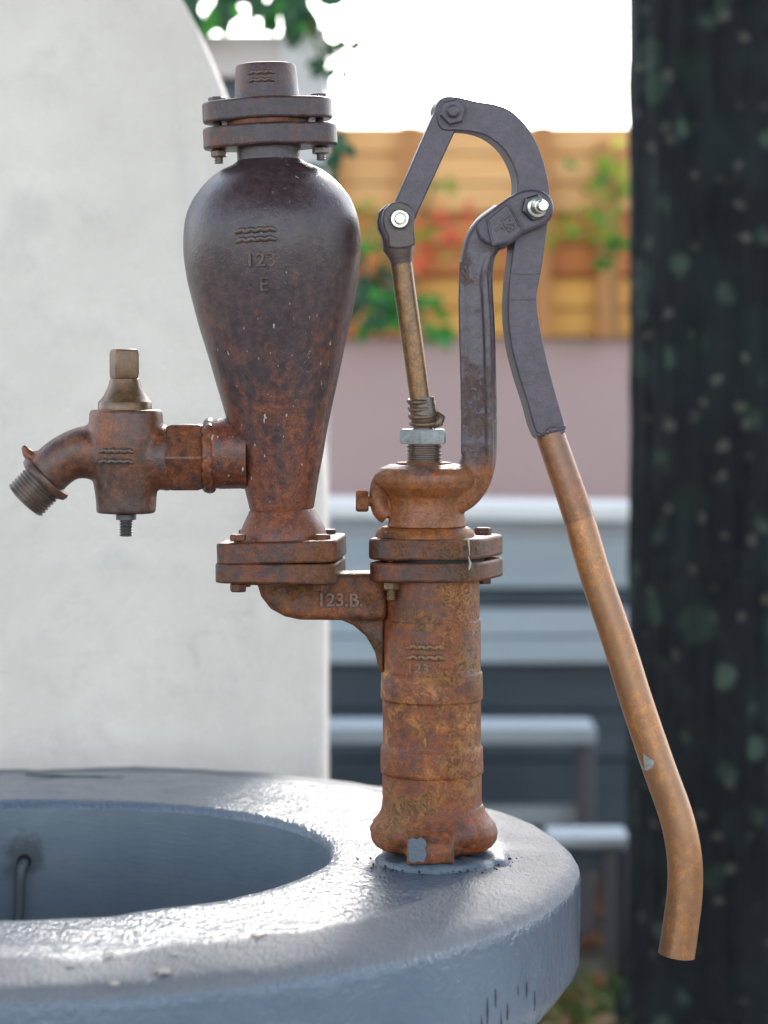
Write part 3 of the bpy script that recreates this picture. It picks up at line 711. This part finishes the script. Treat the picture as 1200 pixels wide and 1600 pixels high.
# ------------------------------------------------------------------ the pump
PX0, PY0 = 675.0, 1340.0
pump = empty('hand_pump', ((PX0 - 600) * S, D, ZC + (HOR - PY0) * S))
tag(pump, 'rusty cast iron hand pump with bulbous air vessel, tap and long bent handle', 'pump')
def P(px, py, w=0.0): return Vector(((px - PX0) * S, -w * S, (PY0 - py) * S))
def pro(lst): return [(r * S, t * S) for r, t in lst]
UP, FR, RT = (0, 0, 1), (0, -1, 0), (1, 0, 0)
LEAN = math.atan(0.0365); LC = P(442, 842)
LR = Matrix.Rotation(-LEAN, 3, 'Y')
def lean(p): return LC + LR @ (p - LC)

def text(string, size, cx, cy, rot, surf, depth, name, mat, par, xf=None, sx=1.0, spacing=1.0, off=0.0):
    cu = bpy.data.curves.new('lettering', 'FONT'); cu.body = string; cu.size = size * 1.37; cu.align_x = 'CENTER'; cu.align_y = 'CENTER'
    cu.extrude = depth; cu.bevel_depth = size * 0.03; cu.bevel_resolution = 1; cu.offset = off * size; cu.space_character = spacing; cu.resolution_u = 4
    to = bpy.data.objects.new('lettering', cu); COL.objects.link(to)
    bpy.context.view_layer.update()
    me = bpy.data.meshes.new_from_object(to.evaluated_get(bpy.context.evaluated_depsgraph_get()))
    bpy.data.objects.remove(to)
    ys = [v.co.y for v in me.vertices]; my = (min(ys) + max(ys)) / 2
    c, s_ = math.cos(rot), math.sin(rot)
    for v in me.vertices:
        x, y, z = v.co.x * sx, v.co.y - my, v.co.z
        px = cx + x * c - y * s_; py = cy - (x * s_ + y * c)
        p = P(px, py, surf(px, py) + z); v.co = xf(p) if xf else p
    me.materials.clear(); me.materials.append(mat)
    for p in me.polygons: p.use_smooth = False; p.material_index = 0
    o = bpy.data.objects.new(name, me); COL.objects.link(o); o.parent = par; return o
def waves(cx, y0, y1, wid, surf, rad, mat, par, xf=None, n=4.5, amp=2.0, tilt=0.0):
    for yc in (y0, y1):
        pts = []
        for i in range(41):
            t = i / 40 - 0.5; px = cx + wid * t; py = yc - tilt * wid * t + amp * math.sin(i / 40 * n * 2 * math.pi)
            pts.append(P(px, py, surf(px, py) + rad * 0.45))
        mb = MB(xf); mb.sweep(pts, [rad * S * (0.5 if i in (0, 40) else 1 + 0.14 * math.cos(i / 40 * n * 4 * math.pi)) for i in range(41)], 10, up=(0, 1, 0)); mb.build('wave_mark', mat, par, 70)

# --- barrel and base
mb = MB()
prof = [(70, 20), (84, 26), (95, 36), (97, 46), (92, 58), (84, 68), (79.5, 78), (77.5, 92), (77, 128), (77.2, 132), (79.5, 134), (80, 138), (80, 170), (79, 174), (77, 176), (76.6, 182), (76.6, 245), (77, 248), (79.5, 250), (79.8, 254), (79.8, 288), (79, 291), (76.8, 293), (76.4, 300), (76.2, 371), (75.4, 373), (74.6, 373.5), (74.4, 376), (74.4, 446)]
mb.lathe(pro(prof), P(675, 1340), UP, 96, wob=0.0009)
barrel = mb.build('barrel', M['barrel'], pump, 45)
mb = MB()
def lob(r, t, a):
    k = max(0, min(1, (74 * S - t) / (36 * S))); d = math.degrees(a) - 270
    notch = math.exp(-((d - 34) / 13) ** 2) + 0.7 * math.exp(-((d + 34) / 12) ** 2) + math.exp(-((d - 180) / 30) ** 2) + math.exp(-((d + 180) / 30) ** 2)
    return r * (1.0 + 0.015 * k - 0.13 * k * notch)
mb.lathe(pro([(60, 13), (76, 14), (90, 20), (97, 30), (98.5, 42), (95, 54), (87, 64), (80, 74), (77, 84)]), P(678, 1340), UP, 72, lobes=lob)
q = Matrix.Rotation(R(-12), 3, 'Z')
lugp = [(60, 1272), (88, 1282), (101, 1290), (108, 1300), (110, 1312), (109, 1329), (60, 1329)]
a_ = [P(635, y, w) for w, y in lugp]; b_ = [P(706, y, w - 6) for w, y in lugp]; n_ = len(lugp)
mb.add(a_ + b_, [tuple(range(n_)), tuple(range(2 * n_ - 1, n_ - 1, -1))] + [(i, i + n_, (i + 1) % n_ + n_, (i + 1) % n_) for i in range(n_)])
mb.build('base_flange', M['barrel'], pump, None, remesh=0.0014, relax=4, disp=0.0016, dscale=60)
# grey daub of paint on the front lug
blobm = MB(); pts = [(637, 1291), (643, 1288), (650, 1290), (656, 1287), (663, 1292), (665, 1299), (662, 1305), (665, 1312), (663, 1320), (660, 1326), (651, 1324), (644, 1327), (637, 1324)]
blobm.prism([P(x, y, 108.5) for x, y in pts], (0, -2.2 * S, 0)); blobm.build('paint_daub', M['greypaint'], pump, 40, bevel=0.0005)
# mortar bed
mb = MB(); seg = 64; vs_, fs = [], []
for ring, (r, h) in enumerate(((121, -2), (118, 5), (110, 9), (98, 10), (60, 9))):
    for k in range(seg):
        a = 2 * math.pi * k / seg; c, s_ = math.cos(a), math.sin(a)
        nn = noise.fractal(Vector((c * 2.4, s_ * 2.4, 3.1)), 1, 2, 4)
        fr_ = max(0, min(1, (c * 0.55 - s_ * 0.85 + 0.25) / 0.8)); rr = r * (0.80 + 0.11 * nn + 0.16 * fr_) ; hh = h * (0.75 + 0.3 * fr_ + 0.45 * noise.noise(Vector((c * 6, s_ * 6, ring * .4))))
        vs_.append(P(681, 1340) + Vector((c * rr * S, s_ * rr * S, hh * S)))
for r in range(4):
    for k in range(seg): k2 = (k + 1) % seg; fs.append((r * seg + k, r * seg + k2, (r + 1) * seg + k2, (r + 1) * seg + k))
mb.add(vs_, fs); o = mb.build('mortar_bed', M['mortar'], pump, 60)
vs_, fs = [], []
for i in range(90):
    a = rd.uniform(math.pi, 2 * math.pi); r = rd.gauss(112, 13) * S; s_ = rd.uniform(.0004, .0017)
    c = P(678, 1340) + Vector((math.cos(a) * r, math.sin(a) * r, s_ * .4)); n0 = len(vs_)
    for d_ in ((1, 0, 0), (-.9, .2, 0), (0, 1, .1), (.1, -1, 0), (0, 0, .9), (0, 0, -.6)): vs_.append(c + Vector(d_) * s_ * rd.uniform(.7, 1.3))
    fs += [tuple(n0 + j for j in t) for t in ((0, 2, 4), (2, 1, 4), (1, 3, 4), (3, 0, 4), (2, 0, 5), (1, 2, 5), (3, 1, 5), (0, 3, 5))]
mb = MB(); mb.add(vs_, fs); o = mb.build('crumbs', M['void'], pump, None); tag(o, kind='stuff')

def cyl(cx, r):
    return lambda px, py: math.sqrt(max(1, r * r - (px - cx) ** 2))
waves(664, 1003, 1019, 58, cyl(675, 76), 3.8, M['worn_rust'], barrel, n=4.5, amp=1.7)
text('123', 15, 652, 1036, 0, cyl(675, 76), 1.0, 'lettering', M['worn_rust'], barrel, spacing=1.15)

# --- elbow arm to the vessel
mb = MB()
arc = [(604, 893), (604, 967), (548, 967), (470, 966), (446, 961), (424, 949), (409, 930), (402, 906), (402, 893)]
mb.prism([P(x, y, 34) for x, y in arc], (0, 68 * S, 0))
elbow = mb.build('elbow_arm', M['elbow'], pump, 40, bevel=0.016, bseg=7)
mb = MB()
web = [(600, 962), (600, 1052), (592, 1046), (586, 1018), (572, 993), (552, 976), (520, 962)]
mb.prism([P(x, y, 14) for x, y in web], (0, 28 * S, 0)); mb.build('web', M['elbow'], pump, 40, bevel=0.003, bseg=3)
text('123.B.', 21, 532, 934, R(0), lambda x, y: 34, 3.0, 'lettering', M['worn'], elbow, off=0.01)

# --- flanges
def oval_flange(cx, y0, y1, half, wid, rend, rot, name, mat, xf=None, seed=0, bev=0.0025):
    """two-bolt oval flange: hull of a centre disc and two end discs"""
    pts = []
    from mathutils import geometry
    raw = []
    for (ox, rr) in ((0, wid), (half - rend, rend), (-(half - rend), rend)):
        for k in range(28):
            a = 2 * math.pi * k / 28; raw.append(Vector((ox + math.cos(a) * rr, math.sin(a) * rr)))
    idx = geometry.convex_hull_2d(raw); hull = [raw[i] for i in idx]
    c, s_ = math.cos(rot), math.sin(rot)
    ring = [P(cx + p.x * c - p.y * s_, y1, p.x * s_ + p.y * c) for p in hull]
    mb = MB(xf); mb.prism(ring, (0, 0, (y1 - y0) * S)); return mb.build(name, mat, pump, 40, bevel=bev, bseg=3)
def sq_flange(cx, y0, y1, h, rot, name, mat, xf=None, rc=26):
    ring = []
    for qx, qy in ((1, 1), (-1, 1), (-1, -1), (1, -1)):
        a0 = {(1, 1): 0, (-1, 1): 90, (-1, -1): 180, (1, -1): 270}[(qx, qy)]
        for k in range(7):
            a = R(a0 + 15 * k); ring.append((qx * (h - rc) + math.cos(a) * rc, qy * (h - rc) + math.sin(a) * rc))
    c, s_ = math.cos(rot), math.sin(rot)
    mb = MB(xf); mb.prism([P(cx + x * c - y * s_, y1, x * s_ + y * c) for x, y in ring], (0, 0, (y1 - y0) * S)); return mb.build(name, mat, pump, 40, bevel=0.0022, bseg=3)
def bolt(px, w, ytop, ybot, r=13, hh=9, nh=13, stub=12, mat='flange', xf=None, rot=0.2, nutmat=None, headup=True):
    mb = MB(xf); mb.hexa(P(px, ytop - hh / 2, w), r * S, hh * S, UP, rot)
    mb.lathe(pro([(r * .5, 0), (r * .5, ybot - ytop + 2)]), P(px, ybot + 1, w), UP, 16)
    b = mb.build('bolt', M[mat], pump, 30)
    mb = MB(xf); mb.hexa(P(px, ybot + nh / 2, w), r * S, nh * S, UP, rot + .4)
    if stub: mb.thread(P(px, ybot + nh - 1, w), P(px, ybot + nh + stub, w), r * .55 * S, 3.4 * S, 1.2 * S, 16)
    mb.build('nut', M[nutmat or mat], b, 30)
# vessel-to-elbow square flange
sq_flange(441, 841, 874, 93, R(5), 'square_flange', M['flange'], lean)
sq_flange(440, 874.6, 905, 93, R(5.5), 'square_flange', M['flange'])
mb = MB(); mb.lathe(pro([(64, 0), (64, 6)]), P(440, 910), UP, 40); mb.build('gasket', M['flange'], pump)
for px, w in ((376, 66), (505, 62), (382, -60), (512, -66)):
    bolt(px, w, 841, 906, 13, 10, 13, 0 if w > 0 else 3, 'flange', None, rd.uniform(0, 1))
# barrel head oval flange
oval_flange(682, 838, 870, 120, 84, 36, R(-34), 'oval_flange', M['flange'])
oval_flange(683, 874, 904, 119, 84, 36, R(-34), 'oval_flange', M['flange'])
mb = MB(); mb.lathe(pro([(80, 0), (80, 5)]), P(677, 874.5), UP, 48); mb.build('gasket', M['void'], pump)
for sgn in (-1, 1):
    px = 684 + sgn * 82 * math.cos(R(22)); w = sgn * -82 * math.sin(R(22)) * -1
    pass
bolt(611, 50, 838, 904, 14, 10, 13, 16, 'flange', None, 0.3, 'brass')
bolt(757, -48, 838, 904, 14, 11, 12, 0, 'flange', None, 0.1)
mb = MB(); mb.lathe(pro([(78, 0), (77, 8), (72, 14), (67, 17)]), P(664, 840), UP, 64); mb.build('collar', M['head'], pump, 40)
# thin white streaks standing proud of the flange
for pts, r in (([(729, 838, 78), (730, 850, 80), (731, 862, 80)], [1.6, .8, .5]), ([(729, 864, 79), (732, 874, 80), (731, 880, 80), (730, 884, 79)], [.7, 1.8, 1.7, .8])):
    mb = MB(); mb.sweep([P(x, y, w + 1) for x, y, w in pts], [k * S for k in r], 8); mb.build('white_streak', M['lime'], pump, 70)

# --- head casting with bracket arm
mb = MB()
mb.lathe(pro([(50, -2), (62, 0), (60.5, 6), (58, 20), (57, 34), (60, 46), (68, 54), (77, 62), (81, 72), (80, 82), (73, 91), (60, 96), (40, 97)]), P(667, 822), UP, 72)
mb.sweep(catmull([P(600, 745, 0), P(592, 765, 0), P(595, 795, 0), P(606, 806, 0)], 5, False), [x * S for x in [15] * 16], 16)
sect = [(math.copysign(abs(math.cos(a)) ** .55, math.cos(a)) * 0.98, math.copysign(abs(math.sin(a)) ** .55, math.sin(a)) * 1.15) for a in [2 * math.pi * k / 28 for k in range(28)]]
armp = catmull([P(690, 778, 0), P(718, 768, 0), P(737, 748, 0), P(748, 715, 0), P(750, 670, 0), P(749, 600, 0), P(747, 520, 0), P(744, 460, 0), P(744, 420, 0), P(750, 388, 0), P(764, 366, 0), P(790, 350, 0)], 6, False)
rads = []
for i in range(len(armp)):
    t = i / (len(armp) - 1); rads.append((34 - 7 * min(1, t * 3.2)) * S if t < .8 else (27 + 8 * (t - .8) / .2) * S)
mb.sweep(armp, rads, sect=sect)
mb.sweep(catmull([P(762, 745, 26), P(764, 700, 32), P(763, 640, 32), P(761, 560, 32), P(758, 480, 32), P(755, 430, 30), P(762, 398, 26)], 5, False), 6.0 * S, 12)
mb.sweep(catmull([P(724, 710, 22), P(724, 640, 24), P(722, 560, 24), P(720, 470, 24), P(722, 410, 20)], 5, False), 5.0 * S, 12)
head = mb.build('head_casting', M['arm'], pump, None, remesh=0.0012, relax=3, disp=0.0005, dscale=90)
mb = MB(); mb.lathe(pro([(44, 0), (44, 7), (42, 9), (36, 9)]), P(662, 731), UP, 48); mb.build('gland_seat', M['head'], pump, 40)
mb = MB(); mb.hexa(P(566, 783, 4), 17 * S, 20 * S, RT, 0.2); mb.lathe(pro([(8, 0), (8, 16)]), P(574, 783, 4), RT, 16); mb.build('set_screw', M['head'], pump, 30)
# pivot lug plate in front of the lever
lug = [(742, 352), (762, 334), (790, 313), (812, 302), (836, 300), (855, 309), (862, 327), (857, 346), (840, 357), (815, 368), (800, 380), (786, 388), (766, 386), (748, 376)]
mb = MB(); mb.prism([P(x, y, 44) for x, y in catmull([(a, b, 0) for a, b in lug], 4) for x, y in [(x, y)]] if False else [P(p.x, p.y, 46) for p in catmull([(a, b, 0) for a, b in lug], 4)], (0, 26 * S, 0))
lugo = mb.build('pivot_lug', M['lever'], pump, 40, bevel=0.003, bseg=3)
mb = MB(); mb.prism([P(p.x, p.y, -24) for p in catmull([(a, b, 0) for a, b in lug], 4)], (0, 20 * S, 0)); mb.build('pivot_lug', M['lever'], pump, 40, bevel=0.003, bseg=3)
badge = [(790, 322), (813, 363), (793, 380), (768, 386), (763, 366), (760, 346)]
mb = MB(); mb.prism([P(x, y, 51) for x, y in badge], (0, 6 * S, 0)); mb.build('badge', M['lever'], lugo, 40, bevel=0.001)
for i in range(len(badge)):
    a, b = badge[i], badge[(i + 1) % len(badge)]; mb = MB(); mb.sweep([P(*a, 51), P(*b, 51)], 1.7 * S, 8); mb.build('badge_edge', M['lever'], lugo, 60)
text('123', 15, 792, 352, R(-58), lambda x, y: 51.5, 2.4, 'lettering', M['clevis'], lugo, sx=0.92)
text('T', 13, 777, 360, R(-58), lambda x, y: 51.5, 2.4, 'lettering', M['clevis'], lugo)
# pivot bolt
AX = Vector((0.20, -1, -0.02)).normalized()
mb = MB(); mb.hexa(P(832, 328, 50), 21 * S, 13 * S, AX, 0.5); nut = mb.build('pivot_nut', M['stud'], pump, 30)
mb = MB(); mb.lathe(pro([(14.5, 0), (15.5, 3), (15.5, 8), (13, 10)]), P(834, 328, 55), AX, 28); mb.build('washer', M['steel'], nut, 40)
mb = MB(); mb.lathe(pro([(11.5, 0), (11.5, 26), (10, 29), (8.5, 29.5), (8.5, 40), (7, 42.5)]), P(834, 328, 58), AX, 28); mb.build('pivot_bolt', M['steel'], pump, 40)

# --- lever
lev = [(690, 204), (682, 185), (682, 166), (694, 154), (715, 154), (745, 161), (775, 166), (800, 177), (825, 203), (844, 240), (856, 285), (858, 325), (852, 372), (847, 412), (840, 448), (838, 470), (842, 505), (852, 555), (866, 610), (881, 664), (878, 678), (846, 686), (834, 668), (824, 632), (810, 588), (798, 540), (793, 490), (795, 440), (800, 400), (803, 360), (806, 320), (808, 295), (806, 275), (797, 252), (783, 232), (762, 216), (738, 208), (712, 206)]
lo = [P(p.x, p.y, 18) for p in catmull([(a, b, 0) for a, b in lev], 4)]
mb = MB(); mb.prism(lo, (-8.5 * S, 36 * S, 0)); lever = mb.build('lever', M['lever'], pump, 45, bevel=0.0016, bseg=2)
for y, xa_, xb_ in ((428, 796.5, 843), (468, 795, 838)):
    mb = MB(); mb.sweep([P(xa_, y, 18), P((xa_ + xb_) / 2, y + 2, 18.4), P(xb_, y, 18)], 0.8 * S, 6); mb.build('casting_line', M['stud'], lever, 60)
mb = MB(); mb.hexa(P(707, 178, 24), 21 * S, 14 * S, FR, 0.25); mb.lathe(pro([(20, -6), (22, 2)]), P(707, 178, 18), FR, 32); b = mb.build('link_nut', M['lever'], pump, 30)
mb = MB(); mb.lathe(pro([(10, 0), (10, 10), (7, 13)]), P(707, 178, 28), FR, 24); mb.build('link_bolt', M['lever'], b, 40)
# --- link bar pair
lk = [(612, 330), (606, 345), (614, 360), (630, 364), (645, 356), (712, 205), (716, 185), (706, 168), (690, 164), (680, 176)]
lkp = catmull([(a, b, 0) for a, b in lk], 4)
lk2 = [(609, 338), (618, 316), (676, 182), (684, 168), (697, 163), (710, 170), (716, 186), (712, 204), (655, 328), (646, 350), (634, 361), (618, 358)]
mb = MB(); mb.prism([P(x, y, 15) for x, y in lk2], (-3 * S, 26 * S, 0)); mb.build('link_bar', M['lever'], pump, 45, bevel=0.0014, bseg=2)
mb = MB(); mb.lathe(pro([(24, 0), (24, 14)]), P(698, 179, -16), (0.1, 1, 0), 36); mb.build('link_boss', M['lever'], pump, 40, bevel=0.001)
# --- clevis
cl = [(598, 345), (601, 330), (612, 319), (626, 317), (640, 323), (647, 337), (647, 360), (649, 384), (636, 389), (618, 390), (607, 387), (606, 370), (600, 358)]
for w, nm in ((32, 'clevis_plate'), (-14, 'clevis_plate')):
    sh = 0 if w > 0 else -8
    mb = MB(); mb.prism([P(x + sh, y, w) for x, y in cl], (-3 * S, 15 * S, 0)); mb.build(nm, M['clevis'] if w > 0 else M['lever'], pump, 40, bevel=0.0015, bseg=2)
mb = MB(); mb.sweep([P(621, 372, 2), P(623, 388, 2), P(626, 402, 2), P(628, 412, 2)], [24 * S, 25 * S, 19 * S, 17 * S], 24); mb.build('clevis_throat', M['clevis'], pump, 40)
mb = MB(); mb.hexa(P(624, 345, 36), 16.5 * S, 10 * S, (0.06, -1, 0), 0.1); nb_ = mb.build('clevis_nut', M['brass'], pump, 30)
mb = MB(); mb.lathe(pro([(14, 0), (14.5, 2), (13, 4), (10.5, 4), (9.5, 1)]), P(624, 345, 41), (0.06, -1, 0), 28); mb.build('washer_ring', M['steel'], nb_, 40)
mb = MB(); mb.lathe(pro([(8.5, 0), (8.5, 9), (7, 10.5)]), P(624, 345, 38), (0.06, -1, 0), 24); mb.build('clevis_bolt', M['steel'], nb_, 40)
# --- piston rod, packing, gland
mb = MB(); mb.sweep([P(625, 396), P(632, 450), P(640, 505), P(648, 560), P(656, 618), P(661, 660), P(663, 700)], [17 * S, 17 * S, 16.8 * S, 16.6 * S, 16.5 * S, 16 * S, 16 * S], 32); rod = mb.build('piston_rod', M['rod'], pump, 40)
pts = []; rr = []
for i in range(150):
    t = i / 149; a = t * 2 * math.pi * 7.2; rad = 16 + 4.5 * t + 3.5 * noise.noise(Vector((t * 9, 0, 0)))
    cy = 622 + 42 * t + 3.2 * math.sin(a * .5 + 1); cx = 656 + 8 * t
    pts.append(P(cx + math.cos(a) * rad, cy + 2 * math.sin(a), math.sin(a) * rad)); rr.append((4.2 + 1.2 * noise.noise(Vector((t * 20, 3, 0)))) * S)
mb = MB(); mb.sweep(pts, rr, 8, up=(0, 0, 1)); 
mb.lathe(pro([(16, 0), (20, 8), (22, 20), (19, 34), (17, 46)]), P(663, 666), UP, 24)
mb.sweep([P(676, 666, 10), P(686, 660, 12), P(690, 652, 10), P(684, 644, 6)], [5 * S, 7 * S, 6 * S, 3 * S], 10)
mb.build('packing_wrap', M['tape'], pump, 70)
mb = MB(); mb.hexa(P(661, 682), 40 * S, 23 * S, UP, 0.42, 0.06); mb.build('lock_nut', M['zinc'], pump, 30)
mb = MB(); mb.thread(P(663, 724), P(663, 690), 27.5 * S, 5.2 * S, 2.2 * S, 40); mb.build('gland_thread', M['thread'], pump, 50)

# --- handle pipe
hc = [(857, 670, 0), (864, 692, 1), (880, 738, 4), (902, 802, 8), (931, 900, 14), (965, 1000, 20), (996, 1100, 26), (1030, 1200, 32), (1051, 1258, 35), (1063, 1300, 38), (1070, 1345, 40), (1070, 1395, 42), (1064, 1445, 43), (1057, 1493, 44)]
def PA(x, y, w): m = 1 - w * S / D; return P(600 + (x - 600) * m, 600 + (y - 600) * m, w)
hp = catmull([PA(x, y, w) for x, y, w in hc], 8, False)
up_n = 8 * 3 + 1
mb = MB(); mb.sweep([hp[i] for i in range(0, up_n + 1)], [(22.5 + 1.8 * i / up_n - (1.2 if i == 0 else 0)) * S for i in range(0, up_n + 1)], 36); mb.build('handle_sleeve', M['sleeve'], pump, 40)
rest = hp[up_n - 1:]; nn = len(rest)
rads = [(23.4 + 1.2 * min(1, i / 3) + 3.8 * i / nn) * S for i in range(nn)]
mb = MB(); mb.sweep(rest, rads, 40, cap=False)
# hollow end
e0, e1 = rest[-1], rest[-3]
inner = [rest[-1], rest[-2], rest[-4]]
m_ = 40; n0 = len(mb.v); mb.sweep(inner, [rads[-1] * .84] * 3, 40, cap=False)
lastring = (nn - 1) * 40
for k in range(40):
    k2 = (k + 1) % 40
    mb.f.append((lastring + k, lastring + k2, n0 + k2, n0 + k)) if False else None
mb.build('handle_pipe', M['handle'], pump, 50)
tdir = (rest[-1] - rest[-2]).normalized()
mb = MB(); mb.lathe([(rads[-1] * .80, -0.002), (rads[-1] * .98, -0.002), (rads[-1] * 1.0, 0), (rads[-1] * .82, 0.001)], rest[-1], tdir, 40, cap=False); mb.build('handle_end', M['handle'], pump, 40)
mb = MB(); mb.lathe([(0.0005, -0.006), (rads[-1] * .83, -0.006)], rest[-1], tdir, 40, cap=False); mb.build('handle_bore', M['void'], pump, 40)
# bare patch where the rust film has flaked
def pipe_front(px, py, lift=0.6):
    best = min(range(len(hp)), key=lambda i: abs(hp[i].z - P(px, py).z)); c = hp[best]
    x = P(px, py).x; r = 26.5 * S; dx = (x - c.x) * .95
    return Vector((x, c.y - math.sqrt(max(1e-8, r * r - dx * dx)) - lift * S, P(px, py).z))
pp = [(991, 1172), (1000, 1170), (1010, 1177), (1017, 1179), (1013, 1190), (1006, 1196), (999, 1195), (995, 1184)]
vs_ = [pipe_front(x, y) for x, y in pp] + [pipe_front(1003, 1183, 1.2)]
mb = MB(); mb.add(vs_, [(i, (i + 1) % 8, 8) for i in range(8)]); mb.build('bare_patch', M['zinc'], pump, 60)
# weld where the lever enters the sleeve
vs_ = []
mb = MB()
for i in range(7):
    t = i / 6; mb.sweep([P(838 + 40 * t, 676 - 12 * t + 3 * math.sin(t * 9), 17 + 7 * math.sin(t * 3.1)), P(842 + 40 * t, 682 - 12 * t, 18 + 7 * math.sin(t * 3.1))], [4 * S, 3 * S], 8)
mb.build('weld', M['lever'], pump, None, remesh=0.0012, relax=3)

# --- air vessel
vh = [(250, 50), (256, 58), (263, 73), (272, 88), (284, 102), (298, 114), (315, 125), (340, 134.5), (370, 138.5), (400, 138), (430, 134.5), (460, 129), (500, 120), (550, 107), (600, 94), (650, 81.5), (700, 70), (750, 59), (780, 53), (795, 50)]
def vr(py):
    if py <= vh[0][0]: return vh[0][1]
    for (a, ra), (b, rb) in zip(vh[:-1], vh[1:]):
        if a <= py <= b: return ra + (rb - ra) * (py - a) / (b - a)
    return vh[-1][1]
sm = catmull([(r, 842 - y, 0) for y, r in reversed(vh)], 4, False)
prof = [(70, 0), (69, 6), (66, 16), (59, 30), (52.5, 42), (51.5, 45), (49.5, 46.5)] + [(p.x, p.y) for p in sm if p.y > 47] + [(50, 600), (50, 612)]
mb = MB(lean); mb.lathe(pro(prof), P(442, 842), UP, 96, wob=0.0005)
vessel = mb.build('air_vessel', M['vessel'], pump, 45)
vsurf = lambda px, py: math.sqrt(max(1, vr(py) ** 2 - (px - 442) ** 2))
waves(424, 367, 381, 62, vsurf, 4.0, M['worn'], vessel, lean, 4.5, 1.6, 0.02)
text('123', 21, 430, 412, 0, vsurf, 4.0, 'lettering', M['worn'], vessel, lean, 1.05, 1.1)
text('E', 22, 433, 449, 0, vsurf, 4.0, 'lettering', M['worn'], vessel, lean, 0.95)
# cap and oval flanges
mb = MB(lean); mb.lathe(pro([(51.5, 0), (50.5, 12), (48.5, 40), (47, 54), (45.5, 57), (42, 58)]), P(442, 159), UP, 64, wob=0.0006); cap = mb.build('cap', M['cap'], pump, 45)
capy = lambda px, py: math.sqrt(max(1, 49 ** 2 - (px - 442) ** 2))
waves(437, 118, 130, 40, capy, 2.9, M['worn'], cap, lean, 3.5, 1.2)
oval_flange(442, 157, 190, 102, 70, 46, R(4), 'oval_flange', M['cap'], lean)
oval_flange(445, 197, 231, 105, 70, 46, R(2), 'oval_flange', M['cap'], lean)
mb = MB(lean); mb.lathe(pro([(64, 0), (64, 8)]), P(442, 198), UP, 48); mb.build('gasket', M['flange'], pump)
bolt(364, 4, 157, 232, 13.5, 8, 11, 10, 'cap', lean, 0.1, 'thread')
bolt(523, -4, 157, 232, 13.5, 8, 11, 10, 'cap', lean, 0.5, 'thread')

# --- tap
mb = MB(); mb.lathe(pro([(52, 0), (55, 10), (56, 20), (55.5, 50), (57, 62)]), P(325, 708), RT, 56, wob=0.0008); mb.build('tap_boss', M['vessel'], pump, 45)
mb = MB()
for k in range(46):
    a = 2 * math.pi * k / 46; r = 52 + 2 * noise.noise(Vector((k * .7, 1, 1)))
    c = P(327 + 3 * noise.noise(Vector((k * .9, 5, 1))), 712 - math.sin(a) * r, math.cos(a) * r)
    mb.lathe(pro([(2, -9), (6.5, -5.5), (8, 0), (6.5, 5.5), (2, 9)]), c, RT, 8)
mb.build('weld', M['tap'], pump, None, remesh=0.0012, relax=2)
mb = MB(); mb.hexa(P(291, 714), 59 * S, 58 * S, RT, R(90), 0.05); mb.build('union_nut', M['tap'], pump, 30, bevel=0.0015)
mb = MB()
mb.lathe(pro([(46, 0), (46.5, 10), (47.5, 26), (52, 54), (58, 84), (60, 108), (60, 122), (58.5, 140), (57, 158), (55, 162)]), P(197, 802), UP, 64)
mb.lathe(pro([(44, 0), (47, 20), (51, 44), (51, 52)]), P(215, 716), RT, 40)
sp = catmull([P(190, 712), P(160, 708), P(132, 707), P(105, 715), P(82, 732), P(66, 751)], 6, False)
mb.sweep(sp, [(50 - 13 * min(1, i / 18) - 2 * max(0, (i - 18) / 12)) * S for i in range(len(sp))], 32)
mb.sweep(catmull([P(60, 722, 0), P(48, 713, 0), P(40, 704, 0), P(38, 694, 0)], 4, False), [11 * S, 11 * S, 11 * S, 10 * S, 10 * S, 9.5 * S, 9 * S, 8 * S, 7 * S, 6 * S, 5.5 * S, 5 * S, 4 * S], 14)
mb.sweep(catmull([P(38, 698, 0), P(47, 706, 0), P(58, 708, 0)], 4, False), [4 * S] * 9, 12)
tapo = mb.build('tap_body', M['tap'], pump, None, remesh=0.0014, relax=16, disp=0.0008, dscale=60)
SD = Vector((-0.70, 0, -0.72)).normalized()
mb = MB(); mb.lathe(pro([(36, -2), (43, 0), (44.5, 5), (43, 11), (38, 14)]), P(76, 744), SD, 48, wob=0.001); mb.build('spout_collar', M['tap'], pump, 45)
c0 = P(68, 753); mb = MB(); mb.thread(c0, c0 + SD * 42 * S, 35.5 * S, 5.6 * S, 2.6 * S, 48); mb.build('spout_thread', M['thread'], pump, 50)
mb = MB(); mb.lathe(pro([(1, 0), (29, 0)]), c0 + SD * 42.4 * S, SD, 40, cap=False); mb.build('spout_bore', M['void'], pump)
tsurf = lambda px, py: math.sqrt(max(1, 60 ** 2 - (px - 197) ** 2))
waves(188, 703, 719, 54, tsurf, 3.6, M['worn'], tapo, None, 4.5, 1.4)
mb = MB(); mb.lathe(pro([(42, 0), (42, 11), (40.5, 13), (39, 14), (33, 22), (27, 34), (24, 44), (23, 48), (20, 49)]), P(195, 640), UP, 56); mb.build('bonnet', M['brass'], pump, 40)
mb = MB(); mb.hexa(P(194, 569), 27 * S, 47 * S, UP, R(45 + 22), 0.08, 4); mb.lathe(pro([(15, 0), (15, 8)]), P(194, 597), UP, 24); mb.build('tap_key_square', M['brass'], pump, 30, bevel=0.0016)
mb = MB(); mb.lathe(pro([(16, 0), (16, 8), (14, 9)]), P(197, 812), UP, 24); mb.thread(P(197, 808), P(197, 838), 10.5 * S, 4.2 * S, 1.8 * S, 24); mb.build('bottom_stud', M['stud'], pump, 45)
